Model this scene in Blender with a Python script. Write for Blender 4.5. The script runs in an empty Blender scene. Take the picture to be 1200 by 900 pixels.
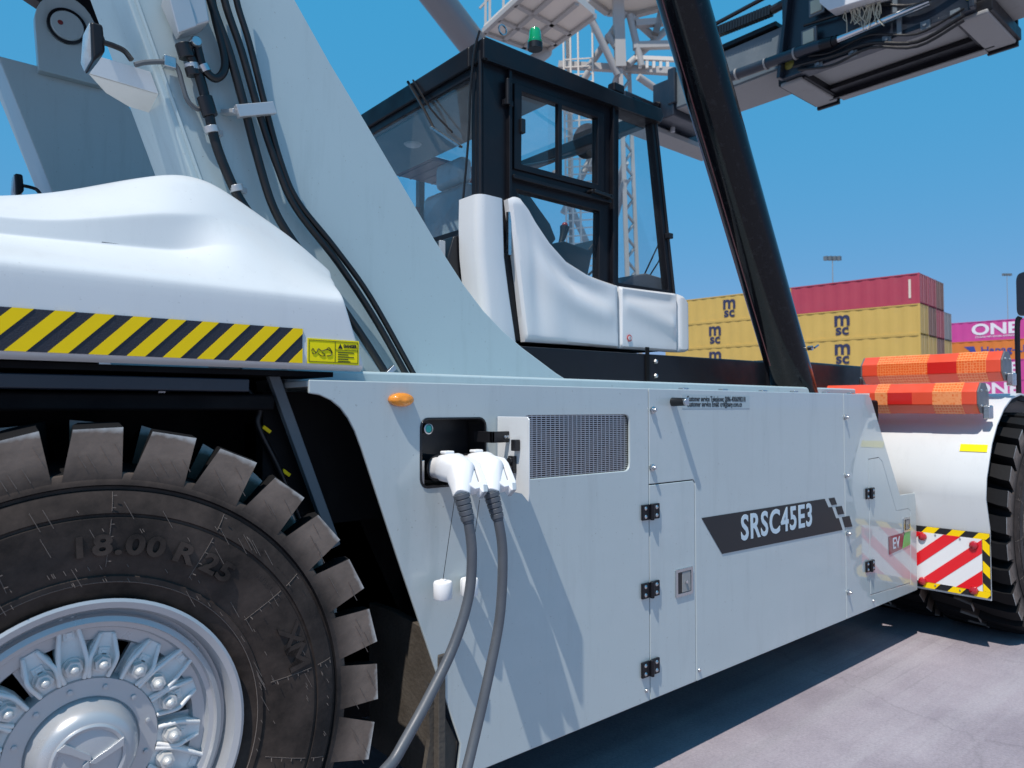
import bpy, bmesh, math, random
from mathutils import Vector, Matrix
random.seed(7)
R = math.radians
C = bpy.context.scene.collection
# ------------------------------------------------------------------ camera model (photo pixels 1200x900)
F = 845.0; HZ = 477.0; EYE = 1.65
YAW = R(49.6); PITCH = math.atan((HZ-450)/F)
fh = Vector((math.cos(YAW), math.sin(YAW), 0)); rt = Vector((fh.y, -fh.x, 0))
fw = fh*math.cos(PITCH)+Vector((0, 0, math.sin(PITCH))); up = rt.cross(fw)
EYEP = Vector((0, 0, EYE))
def ray(u, v): return fw*F + rt*(u-600) + up*(450-v)
def PY(u, v, Y): d = ray(u, v); return EYEP + d*(Y/d.y)
def PX(u, v, X): d = ray(u, v); return EYEP + d*(X/d.x)
def PZ(u, v, Z): d = ray(u, v); return EYEP + d*((Z-EYE)/d.z)
def PD(u, v, D): d = ray(u, v); return EYEP + d*(D/(d.x*fh.x+d.y*fh.y))
V = Vector
# ------------------------------------------------------------------ materials
def newmat(name):
    m = bpy.data.materials.new(name); m.use_nodes = True
    nt = m.node_tree; return m, nt, nt.nodes['Principled BSDF']
def mat(name, col, rough=.5, metal=0, coat=0, coatr=.05, var=0, vscale=6, bump=0, bscale=40, trans=0, emit=None, spec=.5, dirt=0, dcol=(.2, .17, .14), dscale=3, streak=0):
    m, nt, b = newmat(name); N = nt.nodes; L = nt.links
    b.inputs['Base Color'].default_value = (*col, 1); b.inputs['Roughness'].default_value = rough
    b.inputs['Metallic'].default_value = metal; b.inputs['Coat Weight'].default_value = coat
    b.inputs['Coat Roughness'].default_value = coatr; b.inputs['Specular IOR Level'].default_value = spec
    b.inputs['Transmission Weight'].default_value = trans
    tc = N.new('ShaderNodeTexCoord')
    last = None
    if var:
        n = N.new('ShaderNodeTexNoise'); n.inputs['Scale'].default_value = vscale; n.inputs['Detail'].default_value = 6
        L.new(tc.outputs['Object'], n.inputs['Vector'])
        mx = N.new('ShaderNodeMix'); mx.data_type = 'RGBA'
        mx.inputs[6].default_value = (*[c*(1-var) for c in col], 1); mx.inputs[7].default_value = (*[min(1, c*(1+var)) for c in col], 1)
        L.new(n.outputs['Fac'], mx.inputs[0]); last = mx.outputs[2]
        mr = N.new('ShaderNodeMapRange'); mr.inputs[1].default_value = .3; mr.inputs[2].default_value = .7
        mr.inputs[3].default_value = rough*.8; mr.inputs[4].default_value = min(1, rough*1.25)
        L.new(n.outputs['Fac'], mr.inputs[0]); L.new(mr.outputs[0], b.inputs['Roughness'])
    if streak:
        mp_ = N.new('ShaderNodeMapping'); mp_.inputs['Scale'].default_value = (9, 9, .9); L.new(tc.outputs['Object'], mp_.inputs[0])
        ns = N.new('ShaderNodeTexNoise'); ns.inputs['Scale'].default_value = 1.6; ns.inputs['Detail'].default_value = 9; ns.inputs['Roughness'].default_value = .7; L.new(mp_.outputs[0], ns.inputs['Vector'])
        ms = N.new('ShaderNodeMapRange'); ms.inputs[1].default_value = .52; ms.inputs[2].default_value = .80; ms.inputs[4].default_value = streak; L.new(ns.outputs['Fac'], ms.inputs[0])
        mz = N.new('ShaderNodeMix'); mz.data_type = 'RGBA'; mz.inputs[6].default_value = (*col, 1); mz.inputs[7].default_value = (*[c*.62 for c in col], 1); L.new(ms.outputs[0], mz.inputs[0])
        if last: L.new(last, mz.inputs[6])
        last = mz.outputs[2]
        sk = N.new('ShaderNodeTexNoise'); sk.inputs['Scale'].default_value = 90; sk.inputs['Detail'].default_value = 3; L.new(tc.outputs['Object'], sk.inputs['Vector'])
        mk = N.new('ShaderNodeMapRange'); mk.inputs[1].default_value = .70; mk.inputs[2].default_value = .76; mk.inputs[4].default_value = streak*1.4; L.new(sk.outputs['Fac'], mk.inputs[0])
        mq = N.new('ShaderNodeMix'); mq.data_type = 'RGBA'; L.new(last, mq.inputs[6]); mq.inputs[7].default_value = (.16, .14, .12, 1); L.new(mk.outputs[0], mq.inputs[0]); last = mq.outputs[2]
    if dirt:
        n2 = N.new('ShaderNodeTexNoise'); n2.inputs['Scale'].default_value = dscale; n2.inputs['Detail'].default_value = 10; n2.inputs['Roughness'].default_value = .7
        L.new(tc.outputs['Object'], n2.inputs['Vector'])
        mr2 = N.new('ShaderNodeMapRange'); mr2.inputs[1].default_value = .55; mr2.inputs[2].default_value = .75; mr2.inputs[4].default_value = dirt
        L.new(n2.outputs['Fac'], mr2.inputs[0])
        mx2 = N.new('ShaderNodeMix'); mx2.data_type = 'RGBA'
        if last: L.new(last, mx2.inputs[6])
        else: mx2.inputs[6].default_value = (*col, 1)
        mx2.inputs[7].default_value = (*dcol, 1); L.new(mr2.outputs[0], mx2.inputs[0]); last = mx2.outputs[2]
    if last: L.new(last, b.inputs['Base Color'])
    if bump:
        n3 = N.new('ShaderNodeTexNoise'); n3.inputs['Scale'].default_value = bscale; n3.inputs['Detail'].default_value = 4
        L.new(tc.outputs['Object'], n3.inputs['Vector'])
        bp = N.new('ShaderNodeBump'); bp.inputs['Strength'].default_value = bump; bp.inputs['Distance'].default_value = .01
        L.new(n3.outputs['Fac'], bp.inputs['Height']); L.new(bp.outputs['Normal'], b.inputs['Normal'])
        if coat: L.new(bp.outputs['Normal'], b.inputs['Coat Normal'])
    if emit: b.inputs['Emission Color'].default_value = (*emit, 1); b.inputs['Emission Strength'].default_value = 1
    return m
M = {}
M['paint'] = mat('blue_grey_paint', (.475, .535, .535), .38, coat=1, coatr=.03, var=.05, vscale=2.2, bump=.09, bscale=2.2, streak=.30, dirt=.25, dcol=(.62, .64, .66), dscale=2.6)
M['paint2'] = mat('structure_paint', (.44, .54, .56), .42, coat=.3, streak=.35, coatr=.12, var=.05, vscale=2, bump=.04, bscale=5, dirt=.15, dcol=(.33, .38, .42))
M['hood'] = mat('pale_grey_plastic', (.66, .68, .68), .42, coat=.3, streak=.18, coatr=.15, var=.03, vscale=3, bump=.02, bscale=200)
M['white'] = mat('white_plastic', (.72, .72, .72), .35, streak=.12, coat=.4, coatr=.08, var=.02, vscale=4)
M['plug'] = mat('white_plug_plastic', (.82, .82, .82), .45, var=.02, bump=.03, bscale=300)
M['black'] = mat('black_painted_steel', (.006, .006, .009), .45, coat=.08, coatr=.12, spec=.3, var=.2, vscale=7, dirt=.15, dcol=(.03, .03, .03), dscale=6)
M['cyl'] = mat('glossy_black_cylinder', (.005, .005, .007), .13, coat=.12, coatr=.04, spec=.22, bump=.02, bscale=8, dirt=.5, dcol=(.035, .037, .042), dscale=22)
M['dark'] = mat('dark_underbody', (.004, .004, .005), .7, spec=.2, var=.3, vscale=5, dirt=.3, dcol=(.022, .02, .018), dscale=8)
M['dusty'] = mat('dusty_guard_plate', (.075, .064, .052), .75, var=.35, vscale=9, bump=.3, bscale=60, dirt=.7, dcol=(.12, .105, .085), dscale=5)
M['navy'] = mat('dark_blue_steel', (.012, .018, .030), .4, coat=.3, coatr=.2, var=.25, vscale=4, dirt=.35, dcol=(.045, .05, .06), dscale=5)
M['beam'] = mat('grey_blue_beam', (.13, .16, .18), .55, var=.25, vscale=3, bump=.1, bscale=30, dirt=.5, dcol=(.26, .27, .27), dscale=4)
M['under'] = mat('grey_primer', (.30, .295, .285), .65, var=.15, vscale=5, bump=.05, bscale=20, dirt=.3, dcol=(.15, .14, .13), dscale=5)
M['hose'] = mat('black_rubber_hose', (.007, .007, .008), .38, bump=.05, bscale=200, var=.15, vscale=20)
M['cable'] = mat('grey_charging_cable', (.085, .095, .11), .42, bump=.04, bscale=120, var=.15, vscale=14, dirt=.35, dcol=(.17, .17, .17), dscale=18)
M['steel'] = mat('brushed_steel', (.55, .56, .57), .3, metal=1, var=.1, vscale=30)
M['chrome'] = mat('chrome_rod', (.7, .71, .72), .15, metal=1)
M['rim'] = mat('silver_wheel_paint', (.50, .51, .52), .32, metal=.4, coat=.3, coatr=.1, var=.06, vscale=8, dirt=.2, dcol=(.3, .29, .27), dscale=7)
M['clampm'] = mat('cast_clamp', (.76, .75, .73), .5, metal=0, var=.1, vscale=40, bump=.15, bscale=140)
M['endp'] = mat('grey_end_plate', (.17, .17, .18), .4, metal=.3, var=.15, vscale=20)
M['nutm'] = mat('dusty_nut', (.66, .66, .64), .38, metal=.35, var=.08, vscale=60)
M['seam'] = mat('pale_rubber_seam', (.15, .122, .105), .7)
M['blackp'] = mat('black_plastic', (.01, .01, .012), .35, bump=.05, bscale=300)
M['ink'] = mat('black_decal', (.012, .012, .014), .5)
M['yellow'] = mat('yellow_film', (.98, .66, .005), .5, spec=.2, var=.04, vscale=20)
M['lemon'] = mat('lemon_film', (.95, .78, .005), .5, spec=.2, var=.04, vscale=20)
M['red'] = mat('red_film', (.80, .012, .02), .3, coat=.4)
M['whitef'] = mat('white_film', (.82, .82, .82), .35, coat=.4)
M['redlens'] = mat('red_lens', (.55, .01, .02), .1, coat=1, trans=.25)
M['amber'] = mat('amber_lens', (.85, .28, .01), .15, coat=.8, bump=.3, bscale=120)
M['green'] = mat('green_lens', (.005, .42, .16), .12, coat=.9, trans=.25)
M['teal'] = mat('teal_button', (.02, .45, .42), .3)
M['orange'] = mat('orange_plastic', (.80, .085, .035), .35, coat=.3, coatr=.15, var=.05, vscale=12)
M['letter'] = mat('pale_blue_lettering', (.55, .66, .72), .4)
M['seat'] = mat('grey_seat_fabric', (.16, .17, .19), .8, bump=.2, bscale=150)
M['seatb'] = mat('seat_plastic_cover', (.35, .39, .42), .25, coat=.6, bump=.8, bscale=16)
M['ceil'] = mat('grey_headliner', (.27, .31, .34), .7, var=.05)
M['maroon'] = mat('maroon_reflection', (.16, .03, .05), .5)
M['conc'] = None
def mesh_film():
    m, nt, b = newmat('orange_reflective_honeycomb'); N = nt.nodes; L = nt.links
    tc = N.new('ShaderNodeTexCoord'); vo = N.new('ShaderNodeTexVoronoi'); vo.feature = 'DISTANCE_TO_EDGE'; vo.inputs['Scale'].default_value = 52; vo.inputs['Randomness'].default_value = 0.25
    L.new(tc.outputs['Object'], vo.inputs['Vector'])
    cr = N.new('ShaderNodeMapRange'); cr.inputs[1].default_value = .04; cr.inputs[2].default_value = .16
    L.new(vo.outputs['Distance'], cr.inputs[0])
    mx = N.new('ShaderNodeMix'); mx.data_type = 'RGBA'; mx.inputs[6].default_value = (.92, .33, .12, 1); mx.inputs[7].default_value = (.82, .125, .008, 1)
    L.new(cr.outputs[0], mx.inputs[0]); L.new(mx.outputs[2], b.inputs['Base Color']); b.inputs['Roughness'].default_value = .35; b.inputs['Coat Weight'].default_value = .4
    return m
M['honey'] = mesh_film()
def tyre_mat():
    m, nt, b = newmat('dusty_tyre_rubber'); N = nt.nodes; L = nt.links
    tc = N.new('ShaderNodeTexCoord'); sp = N.new('ShaderNodeSeparateXYZ'); L.new(tc.outputs['Object'], sp.inputs[0])
    def math_(op, a, b_=None, clamp=False):
        n = N.new('ShaderNodeMath'); n.operation = op; n.use_clamp = clamp
        for i, x in enumerate((a, b_)):
            if x is None: continue
            if isinstance(x, (int, float)): n.inputs[i].default_value = x
            else: L.new(x, n.inputs[i])
        return n.outputs[0]
    r = math_('SQRT', math_('ADD', math_('MULTIPLY', sp.outputs[0], sp.outputs[0]), math_('MULTIPLY', sp.outputs[2], sp.outputs[2])))
    n = N.new('ShaderNodeTexNoise'); n.inputs['Scale'].default_value = 9; n.inputs['Detail'].default_value = 8; n.inputs['Roughness'].default_value = .65
    L.new(tc.outputs['Object'], n.inputs['Vector'])
    n2 = N.new('ShaderNodeTexNoise'); n2.inputs['Scale'].default_value = 45; n2.inputs['Detail'].default_value = 4
    L.new(tc.outputs['Object'], n2.inputs['Vector'])
    cr = N.new('ShaderNodeValToRGB'); cr.color_ramp.elements[0].position = .3; cr.color_ramp.elements[1].position = .75
    cr.color_ramp.elements[0].color = (.020, .016, .014, 1); cr.color_ramp.elements[1].color = (.080, .060, .050, 1)
    L.new(n.outputs['Fac'], cr.inputs[0])
    # dust: heavier on the tread lugs, worn pale rim of each lug
    d = N.new('ShaderNodeMapRange'); d.inputs[1].default_value = .66; d.inputs[2].default_value = .735; L.new(r, d.inputs[0])
    dm = math_('MULTIPLY', d.outputs[0], math_('ADD', math_('MULTIPLY', n.outputs['Fac'], .9), .2), True)
    mx = N.new('ShaderNodeMix'); mx.data_type = 'RGBA'; mx.inputs[7].default_value = (.27, .205, .165, 1)
    L.new(cr.outputs[0], mx.inputs[6]); L.new(dm, mx.inputs[0])
    w = N.new('ShaderNodeMapRange'); w.inputs[1].default_value = .782; w.inputs[2].default_value = .796
    L.new(math_('ADD', r, math_('MULTIPLY', math_('SUBTRACT', n2.outputs['Fac'], .5), .02)), w.inputs[0])
    mx2 = N.new('ShaderNodeMix'); mx2.data_type = 'RGBA'; mx2.inputs[7].default_value = (.50, .48, .45, 1)
    L.new(mx.outputs[2], mx2.inputs[6]); L.new(w.outputs[0], mx2.inputs[0])
    # the running surface itself is dark
    ge = N.new('ShaderNodeNewGeometry')
    tn = N.new('ShaderNodeVectorTransform'); tn.vector_type = 'NORMAL'; tn.convert_from = 'WORLD'; tn.convert_to = 'OBJECT'; L.new(ge.outputs['True Normal'], tn.inputs[0])
    sn = N.new('ShaderNodeSeparateXYZ'); L.new(tn.outputs[0], sn.inputs[0])
    side = N.new('ShaderNodeMapRange'); side.inputs[1].default_value = .35; side.inputs[2].default_value = .6
    L.new(math_('ABSOLUTE', sn.outputs[1]), side.inputs[0])
    mx3 = N.new('ShaderNodeMix'); mx3.data_type = 'RGBA'; mx3.inputs[6].default_value = (.010, .010, .011, 1)
    L.new(mx2.outputs[2], mx3.inputs[7]); L.new(side.outputs[0], mx3.inputs[0])
    L.new(mx3.outputs[2], b.inputs['Base Color'])
    b.inputs['Roughness'].default_value = .65; b.inputs['Specular IOR Level'].default_value = .14
    bp = N.new('ShaderNodeBump'); bp.inputs['Strength'].default_value = .25; bp.inputs['Distance'].default_value = .004
    L.new(n2.outputs['Fac'], bp.inputs['Height']); L.new(bp.outputs[0], b.inputs['Normal'])
    return m
M['tyre'] = tyre_mat()
def glass_mat(name, tint, refl=1.0, dirt=0.0):
    m = bpy.data.materials.new(name); m.use_nodes = True; nt = m.node_tree; N = nt.nodes; L = nt.links
    N.remove(N['Principled BSDF']); out = N['Material Output']
    tr = N.new('ShaderNodeBsdfTransparent'); tr.inputs[0].default_value = (*tint, 1)
    gl = N.new('ShaderNodeBsdfGlossy'); gl.inputs['Roughness'].default_value = .02
    fr = N.new('ShaderNodeLayerWeight'); fr.inputs[0].default_value = .5
    pw = N.new('ShaderNodeMath'); pw.operation = 'POWER'; pw.inputs[1].default_value = 4; L.new(fr.outputs['Facing'], pw.inputs[0])
    mu = N.new('ShaderNodeMath'); mu.operation = 'MULTIPLY_ADD'; mu.inputs[1].default_value = .8; mu.inputs[2].default_value = .05*refl; mu.use_clamp = True; L.new(pw.outputs[0], mu.inputs[0])
    mx = N.new('ShaderNodeMixShader'); L.new(mu.outputs[0], mx.inputs[0]); L.new(tr.outputs[0], mx.inputs[1]); L.new(gl.outputs[0], mx.inputs[2])
    last = mx.outputs[0]
    if dirt:
        df = N.new('ShaderNodeBsdfDiffuse'); df.inputs[0].default_value = (.6, .63, .65, 1)
        tc = N.new('ShaderNodeTexCoord'); no = N.new('ShaderNodeTexNoise'); no.inputs['Scale'].default_value = 4; no.inputs['Detail'].default_value = 8
        L.new(tc.outputs['Object'], no.inputs['Vector'])
        mr = N.new('ShaderNodeMapRange'); mr.inputs[1].default_value = .35; mr.inputs[2].default_value = .8; mr.inputs[3].default_value = dirt*.3; mr.inputs[4].default_value = dirt
        L.new(no.outputs['Fac'], mr.inputs[0])
        m2 = N.new('ShaderNodeMixShader'); L.new(mr.outputs[0], m2.inputs[0]); L.new(last, m2.inputs[1]); L.new(df.outputs[0], m2.inputs[2]); last = m2.outputs[0]
    L.new(last, out.inputs['Surface']); return m
M['glass'] = glass_mat('cab_glass', (.93, .97, .98), 1.2, .05)
M['glassr'] = glass_mat('dark_rear_glass', (.80, .90, .94), 1.5, .10)
# ------------------------------------------------------------------ mesh helpers
def box(bm, lo, hi):
    lo = V(lo); hi = V(hi)
    vs = [bm.verts.new((x, y, z)) for x in (lo.x, hi.x) for y in (lo.y, hi.y) for z in (lo.z, hi.z)]
    for f in ((0, 1, 3, 2), (4, 6, 7, 5), (0, 4, 5, 1), (2, 3, 7, 6), (0, 2, 6, 4), (1, 5, 7, 3)): bm.faces.new([vs[i] for i in f])
def bar(bm, p0, p1, w, h, upv=(0, 0, 1)):
    p0 = V(p0); p1 = V(p1); d = (p1-p0).normalized(); s = d.cross(V(upv))
    if s.length < 1e-4: s = d.cross(V((1, 0, 0)))
    s.normalize(); n = s.cross(d)
    a = [bm.verts.new(p+s*(i*w/2)+n*(j*h/2)) for p in (p0, p1) for i, j in ((-1, -1), (1, -1), (1, 1), (-1, 1))]
    for f in ((3, 2, 1, 0), (4, 5, 6, 7), (0, 1, 5, 4), (1, 2, 6, 5), (2, 3, 7, 6), (3, 0, 4, 7)): bm.faces.new([a[i] for i in f])
def cyl(bm, p0, p1, r0, r1=None, n=20, cap=True):
    p0 = V(p0); p1 = V(p1); r1 = r0 if r1 is None else r1
    d = (p1-p0).normalized(); s = d.orthogonal().normalized(); t = d.cross(s)
    A = [bm.verts.new(p0+(s*math.cos(2*math.pi*i/n)+t*math.sin(2*math.pi*i/n))*r0) for i in range(n)]
    B = [bm.verts.new(p1+(s*math.cos(2*math.pi*i/n)+t*math.sin(2*math.pi*i/n))*r1) for i in range(n)]
    for i in range(n): bm.faces.new((A[i], A[(i+1) % n], B[(i+1) % n], B[i]))
    if cap: bm.faces.new(A[::-1]); bm.faces.new(B)
def smooth_path(pts, k=6):
    pts = [V(p) for p in pts]; out = []
    q = [pts[0]*2-pts[1]]+pts+[pts[-1]*2-pts[-2]]
    for i in range(1, len(q)-2):
        for j in range(k):
            t = j/k; a, b, c, d = q[i-1:i+3]
            out.append(.5*((2*b)+(c-a)*t+(2*a-5*b+4*c-d)*t*t+(3*b-a-3*c+d)*t**3))
    out.append(pts[-1]); return out
def tube(bm, pts, r, n=12, k=6, smooth=True, radf=None):
    P = smooth_path(pts, k) if smooth else [V(p) for p in pts]
    s = None; rings = []
    for i, p in enumerate(P):
        d = (P[min(i+1, len(P)-1)]-P[max(i-1, 0)]).normalized()
        s = (d.orthogonal() if s is None else s-d*s.dot(d)).normalized(); t = d.cross(s)
        rr = r if radf is None else radf(i/(len(P)-1))
        rings.append([bm.verts.new(p+(s*math.cos(2*math.pi*j/n)+t*math.sin(2*math.pi*j/n))*rr) for j in range(n)])
    for a, b in zip(rings, rings[1:]):
        for j in range(n): bm.faces.new((a[j], a[(j+1) % n], b[(j+1) % n], b[j]))
    bm.faces.new(rings[0][::-1]); bm.faces.new(rings[-1])
def prism(bm, poly, ex):
    ex = V(ex); A = [bm.verts.new(V(p)) for p in poly]; B = [bm.verts.new(V(p)+ex) for p in poly]; n = len(poly)
    bm.faces.new(A); bm.faces.new(B[::-1])
    for i in range(n): bm.faces.new((A[i], B[i], B[(i+1) % n], A[(i+1) % n]))
def plate(bm, outer, holes, ex):
    ex = V(ex); es = []; loops = []
    for lp in [outer]+list(holes):
        vs = [bm.verts.new(V(p)) for p in lp]; loops.append(vs)
        es += [bm.edges.new((vs[i], vs[(i+1) % len(vs)])) for i in range(len(vs))]
    g = bmesh.ops.triangle_fill(bm, use_beauty=True, use_dissolve=False, edges=es, normal=ex.normalized())
    fs = [f for f in g['geom'] if isinstance(f, bmesh.types.BMFace)]
    e = bmesh.ops.extrude_face_region(bm, geom=fs)
    bmesh.ops.translate(bm, vec=ex, verts=[v for v in e['geom'] if isinstance(v, bmesh.types.BMVert)])
def lathe(bm, prof, n=64, axis='Y', cen=(0, 0, 0), closed=False):
    cen = V(cen); rings = []
    for r, a in prof:
        ring = []
        for i in range(n):
            th = 2*math.pi*i/n; c, s = math.cos(th)*r, math.sin(th)*r
            ring.append(bm.verts.new(cen+(V((c, a, s)) if axis == 'Y' else V((c, s, a)) if axis == 'Z' else V((a, c, s)))))
        rings.append(ring)
    pr = list(zip(rings, rings[1:]))+([(rings[-1], rings[0])] if closed else [])
    for a, b in pr:
        for i in range(n): bm.faces.new((a[i], a[(i+1) % n], b[(i+1) % n], b[i]))
    if not closed:
        for rg in (rings[0], rings[-1]):
            try: bm.faces.new(rg)
            except Exception: pass
def rrect(x0, x1, z0, z1, r, k=4):
    out = []
    for cx, cz, a0 in ((x1-r, z1-r, 0), (x0+r, z1-r, 90), (x0+r, z0+r, 180), (x1-r, z0+r, 270)):
        for i in range(k+1):
            a = R(a0+90*i/k); out.append((cx+r*math.cos(a), cz+r*math.sin(a)))
    return out
W = {}
def obj(name, bm, m, parent=None, loc=(0, 0, 0), bevel=0, seg=2, smooth=False, sub=0, label=None):
    bmesh.ops.recalc_face_normals(bm, faces=bm.faces)
    me = bpy.data.meshes.new(name); bm.to_mesh(me); bm.free(); me.materials.append(M[m] if isinstance(m, str) else m)
    return link(name, me, parent, loc, bevel, seg, smooth, sub, label)
def link(name, me, parent=None, loc=(0, 0, 0), bevel=0, seg=2, smooth=False, sub=0, label=None):
    o = bpy.data.objects.new(name, me); C.objects.link(o); loc = V(loc); W[o.name] = loc
    if parent: o.parent = parent; o.location = loc-W[parent.name]
    else: o.location = loc
    if smooth:
        me.polygons.foreach_set('use_smooth', [True]*len(me.polygons))
        if smooth != 'all': me.set_sharp_from_angle(angle=R(38))
    if bevel:
        md = o.modifiers.new('bevel', 'BEVEL'); md.width = bevel; md.segments = seg; md.limit_method = 'ANGLE'; md.angle_limit = R(40)
        me.polygons.foreach_set('use_smooth', [True]*len(me.polygons)); md.harden_normals = True
    if sub: md = o.modifiers.new('sub', 'SUBSURF'); md.levels = md.render_levels = sub
    if label: o['label'] = label
    return o
def thing(name, label, cat, loc=(0, 0, 0), group=None):
    o = bpy.data.objects.new(name, None); C.objects.link(o); o.location = loc; W[o.name] = V(loc)
    o['label'] = label; o['category'] = cat
    if group: o['group'] = group
    return o
def empty(name, parent, loc):
    o = bpy.data.objects.new(name, None); C.objects.link(o); W[o.name] = V(loc); o.parent = parent; o.location = V(loc)-W[parent.name]; return o
def copy_tree(o, parent, loc=None):
    c = o.copy(); C.objects.link(c); W[c.name] = V(loc) if loc is not None else V((0, 0, 0))
    c.parent = parent
    if loc is not None: c.location = V(loc)-(W[parent.name] if parent else V((0, 0, 0)))
    for ch in list(o.children): copy_tree(ch, c)
    return c
def text_bm(body, size, ex=.001, off=0, sx=1, align='CENTER', basis=None, org=(0, 0, 0), bm=None, sp=1):
    cu = bpy.data.curves.new('t', 'FONT'); cu.body = body; cu.size = size; cu.extrude = ex; cu.offset = off; cu.align_x = align; cu.align_y = 'CENTER'; cu.space_character = sp
    cu.resolution_u = 4
    o = bpy.data.objects.new('t', cu); C.objects.link(o); dg = bpy.context.evaluated_depsgraph_get(); me = bpy.data.meshes.new_from_object(o.evaluated_get(dg))
    bpy.data.objects.remove(o); bpy.data.curves.remove(cu)
    bm2 = bm or bmesh.new(); n0 = len(bm2.verts); bm2.from_mesh(me); bpy.data.meshes.remove(me); bm2.verts.ensure_lookup_table()
    ax, ay, az = basis or (V((1, 0, 0)), V((0, 0, 1)), V((0, -1, 0)))
    org = V(org)
    for v in bm2.verts[n0:]: v.co = org+ax*(v.co.x*sx)+ay*v.co.y+az*v.co.z
    return bm2
def BM(): return bmesh.new()
# ------------------------------------------------------------------ ground
def ground():
    m, nt, b = newmat('pale_concrete'); N = nt.nodes; L = nt.links; tc = N.new('ShaderNodeTexCoord')
    def noise(s, d=6, r=.6, stretch=None):
        n = N.new('ShaderNodeTexNoise'); n.inputs['Scale'].default_value = s; n.inputs['Detail'].default_value = d; n.inputs['Roughness'].default_value = r
        if stretch:
            mp = N.new('ShaderNodeMapping'); mp.inputs['Scale'].default_value = stretch; mp.inputs['Rotation'].default_value = (0, 0, .12); L.new(tc.outputs['Object'], mp.inputs[0]); L.new(mp.outputs[0], n.inputs['Vector'])
        else: L.new(tc.outputs['Object'], n.inputs['Vector'])
        return n
    cr = N.new('ShaderNodeValToRGB'); e = cr.color_ramp.elements; e[0].position = .3; e[1].position = .72
    e[0].color = (.235, .205, .235, 1); e[1].color = (.385, .345, .375, 1)
    L.new(noise(1.1, 10, .65).outputs['Fac'], cr.inputs[0])
    st = noise(.8, 8, .6, (.35, 5, 1)); mr = N.new('ShaderNodeMapRange'); mr.inputs[1].default_value = .5; mr.inputs[2].default_value = .75; mr.inputs[4].default_value = .55; L.new(st.outputs['Fac'], mr.inputs[0])
    mx = N.new('ShaderNodeMix'); mx.data_type = 'RGBA'; mx.inputs[7].default_value = (.42, .40, .42, 1); L.new(cr.outputs[0], mx.inputs[6]); L.new(mr.outputs[0], mx.inputs[0])
    br = N.new('ShaderNodeTexBrick'); br.inputs['Scale'].default_value = 1; br.inputs['Brick Width'].default_value = .22; br.inputs['Row Height'].default_value = .11; br.inputs['Mortar Size'].default_value = .006
    br.inputs['Color1'].default_value = (1, 1, 1, 1); br.inputs['Color2'].default_value = (.9, .9, .9, 1); br.inputs['Mortar'].default_value = (.72, .72, .72, 1)
    L.new(tc.outputs['Object'], br.inputs['Vector'])
    big = noise(.45, 4); mr3 = N.new('ShaderNodeMapRange'); mr3.inputs[1].default_value = .4; mr3.inputs[2].default_value = .6; mr3.inputs[3].default_value = 0; mr3.inputs[4].default_value = .5; L.new(big.outputs['Fac'], mr3.inputs[0])
    mu = N.new('ShaderNodeMix'); mu.data_type = 'RGBA'; mu.blend_type = 'MULTIPLY'; L.new(mr3.outputs[0], mu.inputs[0]); L.new(mx.outputs[2], mu.inputs[6]); L.new(br.outputs['Color'], mu.inputs[7])
    gr = noise(70, 5, .8); mg = N.new('ShaderNodeMapRange'); mg.inputs[1].default_value = .3; mg.inputs[2].default_value = .7; mg.inputs[3].default_value = .78; mg.inputs[4].default_value = 1.18; L.new(gr.outputs['Fac'], mg.inputs[0])
    vo = N.new('ShaderNodeTexVoronoi'); vo.feature = 'DISTANCE_TO_EDGE'; vo.inputs['Scale'].default_value = .55; dn = noise(2.2, 6, .7)
    va = N.new('ShaderNodeVectorMath'); va.operation = 'MULTIPLY_ADD'; va.inputs[1].default_value = (.35, .35, 0); L.new(dn.outputs['Color'], va.inputs[0]); L.new(tc.outputs['Object'], va.inputs[2]); L.new(va.outputs[0], vo.inputs['Vector'])
    mc_ = N.new('ShaderNodeMapRange'); mc_.inputs[1].default_value = 0; mc_.inputs[2].default_value = .008; mc_.inputs[3].default_value = .86; mc_.inputs[4].default_value = 1; L.new(vo.outputs['Distance'], mc_.inputs[0])
    k1 = N.new('ShaderNodeMath'); k1.operation = 'MULTIPLY'; L.new(mg.outputs[0], k1.inputs[0]); L.new(mc_.outputs[0], k1.inputs[1])
    tm = noise(.6, 3, .5, (.15, 3.2, 1)); mt = N.new('ShaderNodeMapRange'); mt.inputs[1].default_value = .56; mt.inputs[2].default_value = .66; mt.inputs[3].default_value = 1; mt.inputs[4].default_value = .80; L.new(tm.outputs['Fac'], mt.inputs[0])
    k2 = N.new('ShaderNodeMath'); k2.operation = 'MULTIPLY'; L.new(k1.outputs[0], k2.inputs[0]); L.new(mt.outputs[0], k2.inputs[1])
    vs2 = N.new('ShaderNodeVectorMath'); vs2.operation = 'SCALE'; L.new(mu.outputs[2], vs2.inputs[0]); L.new(k2.outputs[0], vs2.inputs['Scale'])
    L.new(vs2.outputs[0], b.inputs['Base Color']); b.inputs['Roughness'].default_value = .8
    fn = noise(35, 6); bp = N.new('ShaderNodeBump'); bp.inputs['Strength'].default_value = .35; bp.inputs['Distance'].default_value = .01
    L.new(fn.outputs['Fac'], bp.inputs['Height']); L.new(bp.outputs[0], b.inputs['Normal'])
    bm = BM(); s = 1500
    bm.faces.new([bm.verts.new(p) for p in ((-s, -s, 0), (s, -s, 0), (s, s, 0), (-s, s, 0))])
    o = obj('ground', bm, m); o['kind'] = 'structure'
ground()
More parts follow.
